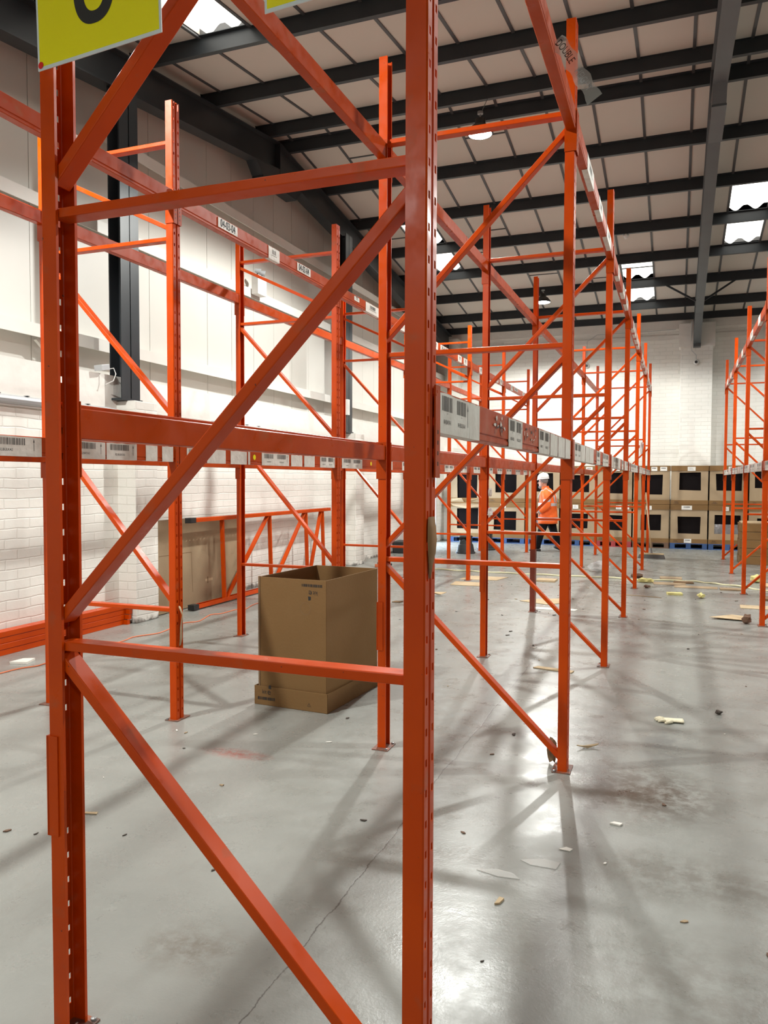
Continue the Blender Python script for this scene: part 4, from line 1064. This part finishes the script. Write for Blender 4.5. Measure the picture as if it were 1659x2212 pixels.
flat('cardboard_scrap', .12, 13.62, rect(.3, .2, .1, 11), CARDD, 'dark underside cardboard piece in the middle of the litter heap', CB, h=.02)
flat('cardboard_scrap', -.46, 11.80, rect(.55, .035, .2, 12), CARDF, 'thin cardboard strip alone on the aisle floor', CB, rot=R(-12))
flat('cardboard_scrap', 1.55, 13.7, rect(.5, .4, .1, 14), CARDL, 'cardboard offcut heaped under the right rack', CB, h=.02)
flat('cardboard_scrap', 1.40, 12.1, rect(.4, .3, .1, 15), CARDD, 'dark cardboard offcut under the right rack beside the rope', CB, h=.03)
flat('cardboard_scrap', .80, 13.0, rect(.3, .2, .1, 17), CARDF, 'small cardboard offcut at the foot of the second right post', CB, h=.02)
flat('cardboard_scrap', -1.62, 10.18, rect(.30, .16, .2, 18), WHT, 'white paper sheet on the floor by the third middle bay', 'paper', h=.003)
flat('cardboard_scrap', -1.30, 10.2, [(-.12, -.06), (.1, -.08), (.12, .05), (-.05, .09)], WHT, 'white paper scrap right of the white sheet', 'paper', h=.004)
scrap('wood_block', .80, 9.98, 0, .065, .07, .07, BRNP, 'brown wooden chunk beside the bent cardboard at right', 'wood', 21)
scrap('wood_block', -.62, 13.98, 0, .10, .07, .05, BRNP, 'dark brown block at the left end of the litter heap', 'wood', 22)
scrap('wood_block', -.41, 12.75, 0, .06, .05, .03, BRNP, 'small brown lump on the aisle floor left of the heap', 'wood', 23)
scrap('foam_piece', -.47, 13.45, 0, .14, .10, .05, FOAM, 'yellow foam tuft at the left end of the litter heap', 'foam', 31)
flat('foam_piece', -.01, 12.15, rect(.22, .12, .1, 32), FOAM, 'flat curled yellow foam piece, left of the two on the aisle', 'foam', h=.03, rot=.2)
scrap('foam_piece', .35, 11.93, 0, .06, .07, .045, FOAM, 'rounded yellow foam lump, right of the two on the aisle', 'foam', 33)
scrap('foam_piece', 1.25, 14.1, 0, .10, .10, .08, FOAM, 'yellow foam lump under the right rack', 'foam', 34)
# glove: palm and fingers
t = thing('work_glove', 'cream work glove lying palm up on the aisle floor', 'glove', (-.02, 5.70, .0), (0, 0, R(8)))
b = MB()
pr = []
for i in range(9):
    a = i/8; x = -.04+.13*a; r_ = (.034, .040, .042, .040, .036, .034, .036, .04, .041)[i]
    pr.append([Vector((x, r_*math.cos(q), .012+.011*math.sin(q))) for q in [2*math.pi*j/14 for j in range(14)]])
b.loft(pr, GLOVE); b.obj('palm', t, smooth=True)
for k, (y, L, a) in enumerate(((.028, .055, .15), (.010, .065, .03), (-.010, .060, -.1), (-.028, .048, -.3))):
    b = MB(); b.tube([(-.035, y, .012), (-.035-L*.5*math.cos(a), y+L*.5*math.sin(a), .016), (-.035-L*math.cos(a), y+L*math.sin(a), .010)], [.0105, .010, .007], GLOVE, 8); b.obj('finger', t, smooth=True)
b = MB(); b.tube([(.01, -.035, .012), (-.015, -.062, .014), (-.04, -.072, .010)], [.012, .011, .007], GLOVE, 8); b.obj('thumb', t, smooth=True)
# small litter
scrap('litter_scrap', .31, 6.01, 0, .028, .028, .018, DIRT, 'small black and white crumpled scrap right of the glove', 'litter', 41)
flat('litter_scrap', -.50, 4.95, [(-.07, -.02), (.0, -.01), (.06, .0), (.075, .014), (.05, .018), (-.02, .008)], CARDL, 'tan curled sliver just right of the second middle post foot', 'litter', h=.006, rot=R(18), curl=.25)
flat('litter_scrap', -.68, 3.21, [(-.10, -.005), (0, -.03), (.09, -.02), (.05, .02), (-.02, .03)], CLEAR, 'clear film sliver on the near floor, left of the purple film', 'litter', h=.003)
flat('litter_scrap', -.52, 3.36, [(-.10, .0), (-.05, -.03), (.06, -.03), (.07, .03), (0, .045)], CLEAR, 'purplish clear film scrap on the near floor', 'litter', h=.002)
flat('litter_scrap', -.445, 3.53, [(-.03, -.01), (.02, -.015), (.03, .01), (0, .02)], WHT, 'small white flake on the near floor above the film scrap', 'litter', h=.004)
flat('litter_scrap', -.635, 2.99, [(-.012, -.03), (.006, -.02), (.016, .02), (-.004, .025)], CARDL, 'tiny tan curl on the near floor beside the nearest post', 'litter', h=.008)
flat('litter_scrap', -.25, 3.88, [(-.03, -.005), (.02, -.015), (.03, .01), (-.01, .015)], WHT, 'white flake with shadow under the brown stain', 'litter', h=.008)
flat('litter_scrap', -2.73, 3.06, [(-.04, -.02), (.04, .0), (.03, .02), (-.03, .0)], CARDL, 'tan flake on the floor just right of the nearest left post', 'litter', h=.004)
flat('litter_scrap', -5.56, 5.42, [(-.08, -.1), (.08, -.06), (.02, .10), (-.07, .05)], WHT, 'cream paper scrap beside the orange cable at the left edge', 'litter', h=.02)
scrap('litter_scrap', -.665, 4.60, 0.0, .032, .02, .085, CARDD, 'brown torn cardboard stub tucked behind the second middle post foot', 'litter', 51)
flat('litter_scrap', -3.22, 10.75, [(-.12, -.02), (.06, -.05), (.12, .04), (-.02, .03)], CARDL, 'tan torn curl left of the near right post', 'litter', h=.006, curl=.4)
flat('litter_scrap', -3.57, 9.98, [(-.06, -.06), (.05, -.05), (.06, .06), (-.05, .05)], CARDD, 'dark card scrap seen between the two middle left posts', 'litter', h=.01)
rd = random.Random(99)
FL = []
for i in range(90):      # grit and flakes
    x, y = rd.uniform(-3.4, 1.2), rd.uniform(2.2, 13.5) ** 1.0
    s_ = rd.uniform(.006, .022)*(1+y*.05)
    pts = [(s_*math.cos(a)*rd.uniform(.4, 1.4), s_*.5*math.sin(a)*rd.uniform(.4, 1.2)) for a in [k*math.pi/3 for k in range(6)]]
    q = i % 5; mm, cn = ((DIRT, 'dark'), (DIRT, 'dark'), (CARDF, 'tan'), (WHT, 'white'), (BRNP, 'brown'))[q]
    zone = 'in the near foreground' if y < 4.6 else ('beside the second middle frame' if y < 7.3 else 'on the floor farther back')
    flat('debris_flake', x, y, pts, mm, 'tiny %s flake of debris %s' % (cn, zone), 'debris', h=.002+s_*.12, rot=rd.uniform(0, 6))['group'] = '%s debris flakes %s' % (cn, zone)

# ================================================================== PERSON
def person():
    t = thing('person', 'person in orange hi-vis coat, white hard hat and black trousers walking left by the boxes', 'person', (-2.86, 18.55, 0), (0, 0, R(-6)))
    # body: local -x = walking direction
    V = [(0, 0, .95), (-.02, 0, 1.20), (-.03, 0, 1.42), (-.07, 0, 1.52), (-.13, 0, 1.60), (-.14, 0, 1.70), (-.135, 0, 1.765),
         (-.02, -.17, 1.40), (.06, -.25, 1.13), (-.10, -.23, .97), (-.15, -.21, .93),
         (-.02, .17, 1.40), (.04, .24, 1.13), (-.06, .22, .95), (-.09, .21, .90),
         (-.02, -.09, .88), (-.10, -.10, .50), (-.22, -.10, .12), (-.31, -.10, .05),
         (.02, .09, .88), (.10, .10, .50), (.30, .10, .14), (.26, .10, .05)]
    E_ = [(0, 1), (1, 2), (2, 3), (3, 4), (4, 5), (5, 6), (2, 7), (7, 8), (8, 9), (9, 10), (2, 11), (11, 12), (12, 13), (13, 14), (0, 15), (15, 16), (16, 17), (17, 18), (0, 19), (19, 20), (20, 21), (21, 22)]
    rad = [.13, .13, .12, .055, .06, .085, .07, .055, .045, .036, .03, .055, .045, .036, .03, .085, .06, .042, .035, .085, .06, .042, .035]
    me = bpy.data.meshes.new('body'); me.from_pydata(V, E_, []); me.materials.append(SKIN)
    o = bpy.data.objects.new('body', me); COL.objects.link(o); o.parent = t
    sk = o.modifiers.new('skin', 'SKIN'); sv = me.skin_vertices[0].data
    for i, r_ in enumerate(rad): sv[i].radius = (r_, r_)
    sv[0].use_root = True
    ss = o.modifiers.new('sub', 'SUBSURF'); ss.levels = 1; ss.render_levels = 2
    # head
    seg = 20
    def ring(cx, cy_, cz_, rx, ry, tilt=0, sq=1):
        out = []
        for k in range(seg):
            a = 2*math.pi*k/seg; out.append(Vector((cx+rx*math.cos(a), cy_+ry*math.sin(a), cz_+tilt*math.cos(a)*rx)))
        return out
    h = MB()
    prof = [(-.085, 1.475, .02, .03), (-.125, 1.485, .055, .048), (-.128, 1.51, .075, .062), (-.125, 1.55, .088, .070), (-.122, 1.60, .096, .075), (-.120, 1.65, .100, .078), (-.118, 1.70, .098, .076), (-.115, 1.75, .085, .066), (-.11, 1.785, .05, .04)]
    h.loft([ring(x, 0, z, rx, ry, .12) for x, z, rx, ry in prof], SKIN)
    hd = h.obj('face', t, smooth=True); hd['label'] = 'bearded face turned down to the left'
    f = MB()   # nose, ears, brow, mouth
    f.tube([(-.215, 0, 1.64), (-.240, 0, 1.603), (-.222, 0, 1.592)], [.010, .015, .012], SKIN, 8)
    for s_ in (-1, 1):
        f.tube([(-.10, s_*.078, 1.645), (-.10, s_*.088, 1.62), (-.105, s_*.080, 1.59)], [.012, .018, .010], SKIN, 8)
        f.tube([(-.208, s_*.026, 1.640), (-.213, s_*.036, 1.639)], .007, BLK, 6)
    f.obj('nose_and_ears', t, smooth=True)
    f = MB(); f.tube([(-.214, -.02, 1.556), (-.220, 0, 1.556), (-.214, .02, 1.556)], .005, RED, 6); f.obj('mouth', t)
    bd = MB(); bd.loft([ring(x-.012, 0, z, rx, ry, .12) for x, z, rx, ry in ((-.13, 1.470, .02, .02), (-.135, 1.485, .062, .05), (-.132, 1.515, .084, .063), (-.128, 1.545, .090, .070))], HAIR); bd.obj('beard', t, smooth=True)
    g = MB(); g.tube([(-.10, -.08, 1.648), (-.19, -.065, 1.645), (-.222, -.03, 1.640), (-.226, 0, 1.645), (-.222, .03, 1.640), (-.19, .065, 1.645)], .004, PLB, 6); g.obj('glasses', t)
    hr = MB(); hr.loft([ring(-.105, 0, z, rx, ry, .12) for z, rx, ry in ((1.60, .085, .072), (1.63, .100, .080), (1.68, .104, .083), (1.72, .10, .080))], HAIR); hr.obj('hair', t, smooth=True)
    # helmet
    hm = MB(); cx, cz_ = -.118, 1.705
    pr = [(.125, 0), (.128, .012), (.126, .05), (.117, .088), (.092, .125), (.055, .146), (.01, .152)]
    hm.loft([ring(cx, 0, cz_+z, r_*1.08, r_*.86, .10) for r_, z in pr], HELM)
    hm.loft([ring(cx-.018, 0, cz_+z, rx, ry, .13) for rx, ry, z in ((.135, .108, .012), (.165, .122, .002), (.163, .12, -.004), (.12, .10, .0))], HELM)
    hm.tube([(cx+.10, 0, cz_+.10), (cx, 0, cz_+.155), (cx-.09, 0, cz_+.11)], .012, HELM, 8)
    hm.obj('hard_hat', t, smooth=True)
    # coat
    seg = 28
    c = MB()
    P = [(.0, .655, .225, .215), (.0, .72, .228, .218), (.0, .735, .228, .218), (.0, .805, .228, .218), (.0, .82, .228, .218), (.0, .95, .222, .212), (-.003, 1.06, .218, .208), (-.005, 1.075, .218, .208), (-.005, 1.145, .215, .208), (-.008, 1.16, .215, .208), (-.01, 1.26, .205, .215), (-.015, 1.36, .185, .215), (-.025, 1.42, .150, .185), (-.04, 1.46, .11, .12), (-.06, 1.49, .090, .092), (-.075, 1.535, .088, .088)]
    rings = []; rd = random.Random(2)
    for x, z, rx, ry in P:
        r0 = []
        for k in range(seg):
            a = 2*math.pi*k/seg; w_ = 1+.03*math.sin(a*5+z*9)+rd.uniform(-.012, .012)
            r0.append(Vector((x+rx*math.cos(a)*w_, ry*math.sin(a)*w_, z+(-.05 if z > 1.44 else 0)*(-math.cos(a))*.3)))
        rings.append(r0)
    ms = [HV, HV, REFL, HV, HV, HV, HV, REFL, HV, HV, HV, HV, HV, HV, HV]
    c.loft(rings, ms)
    def sleeve(pts, rr, ms_):
        pts = [Vector(p) for p in pts]; rs = []
        for i, p in enumerate(pts):
            d = (pts[min(i+1, len(pts)-1)]-pts[max(i-1, 0)]).normalized(); a = d.cross(Vector((0, 1, 0))).normalized(); b2 = d.cross(a)
            rs.append([p+(a*math.cos(2*math.pi*k/14)+b2*math.sin(2*math.pi*k/14))*rr[i]*(1+.06*math.sin(k*3+i)) for k in range(14)])
        c.loft(rs, ms_)
    for s_ in (-1, 1):
        sleeve([(-.01, s_*.12, 1.42), (.0, s_*.19, 1.37), (.03, s_*.235, 1.27), (.045, s_*.25, 1.23), (.055, s_*.255, 1.17), (.06, s_*.255, 1.12), (.02, s_*.255, 1.06), (-.05, s_*.25, 1.00), (-.11, s_*.24, .96), (-.14, s_*.235, .945)],
               [.06, .092, .092, .088, .086, .086, .084, .076, .068, .062], [HV, HV, HV, REFL, HV, HV, HV, HV, REFL])
    # braces of the reflective harness
    for s_ in (-1, 1):
        c.tube([(-.19, s_*.10, 1.16), (-.185, s_*.11, 1.30), (-.12, s_*.12, 1.43), (0, s_*.12, 1.455), (.10, s_*.12, 1.41), (.17, s_*.10, 1.30), (.19, s_*.09, 1.16)], .022, REFL, 6)
    c.obj('coat', t, smooth=True)
    # trousers
    tr = MB()
    def leg(pts, rr):
        pts = [Vector(p) for p in pts]; rs = []
        for i, p in enumerate(pts):
            rs.append([p+Vector((rr[i]*math.cos(2*math.pi*k/16)*(1+.05*math.sin(k*2+i)), rr[i]*.92*math.sin(2*math.pi*k/16), 0)) for k in range(16)])
        tr.loft(rs, TROU)
    leg([(-.02, -.08, .92), (-.05, -.09, .75), (-.09, -.10, .55), (-.12, -.10, .46), (-.17, -.10, .30), (-.215, -.10, .12), (-.225, -.10, .07)], [.12, .118, .098, .092, .088, .078, .085])
    leg([(.02, .08, .92), (.05, .09, .75), (.09, .10, .57), (.12, .10, .48), (.20, .10, .30), (.275, .10, .15), (.29, .10, .11)], [.12, .118, .100, .092, .088, .078, .082])
    tr.obj('trousers', t, smooth=True)
    for (x, y, z, a) in ((-.25, -.10, 0, 0), (.27, .10, .03, .35)):
        s = MB(); s.loft([[Matrix.Rotation(a, 3, 'Y') @ Vector((-.02+rx*math.cos(2*math.pi*k/16), ry*math.sin(2*math.pi*k/16), zz)) + Vector((x, y, z)) for k in range(16)] for zz, rx, ry in ((.0, .14, .048), (.03, .145, .052), (.06, .12, .05), (.09, .07, .05), (.14, .055, .052))], BOOT)
        s.obj('boot', t, smooth=True)
    # far hand: palm + fingers tucked at the pocket
    for s_ in (-1, 1):
        hnd = MB(); bx, by, bz = -.165, s_*.232, .925
        hnd.loft([[Vector((bx+.0+q*.02, by+.032*math.cos(2*math.pi*k/12)*.55, bz-q*.028+.034*math.sin(2*math.pi*k/12)*.8)) for k in range(12)] for q in (-1, 0, 1, 1.8)], SKIN)
        for k in range(4):
            L = (.05, .06, .056, .045)[k]; oz = .022-k*.015
            hnd.tube([(bx+.02, by-s_*.004, bz+oz-.03), (bx-.0+L*.2, by-s_*.010, bz+oz-.03-L*.5), (bx+.012, by-s_*.022, bz+oz-.03-L*.85)], [.0095, .009, .007], SKIN, 8)
        hnd.tube([(bx-.02, by, bz+.01), (bx-.045, by-s_*.012, bz-.015), (bx-.05, by-s_*.014, bz-.042)], [.011, .010, .008], SKIN, 8)
        hnd.obj('hand', t, smooth=True)
person()
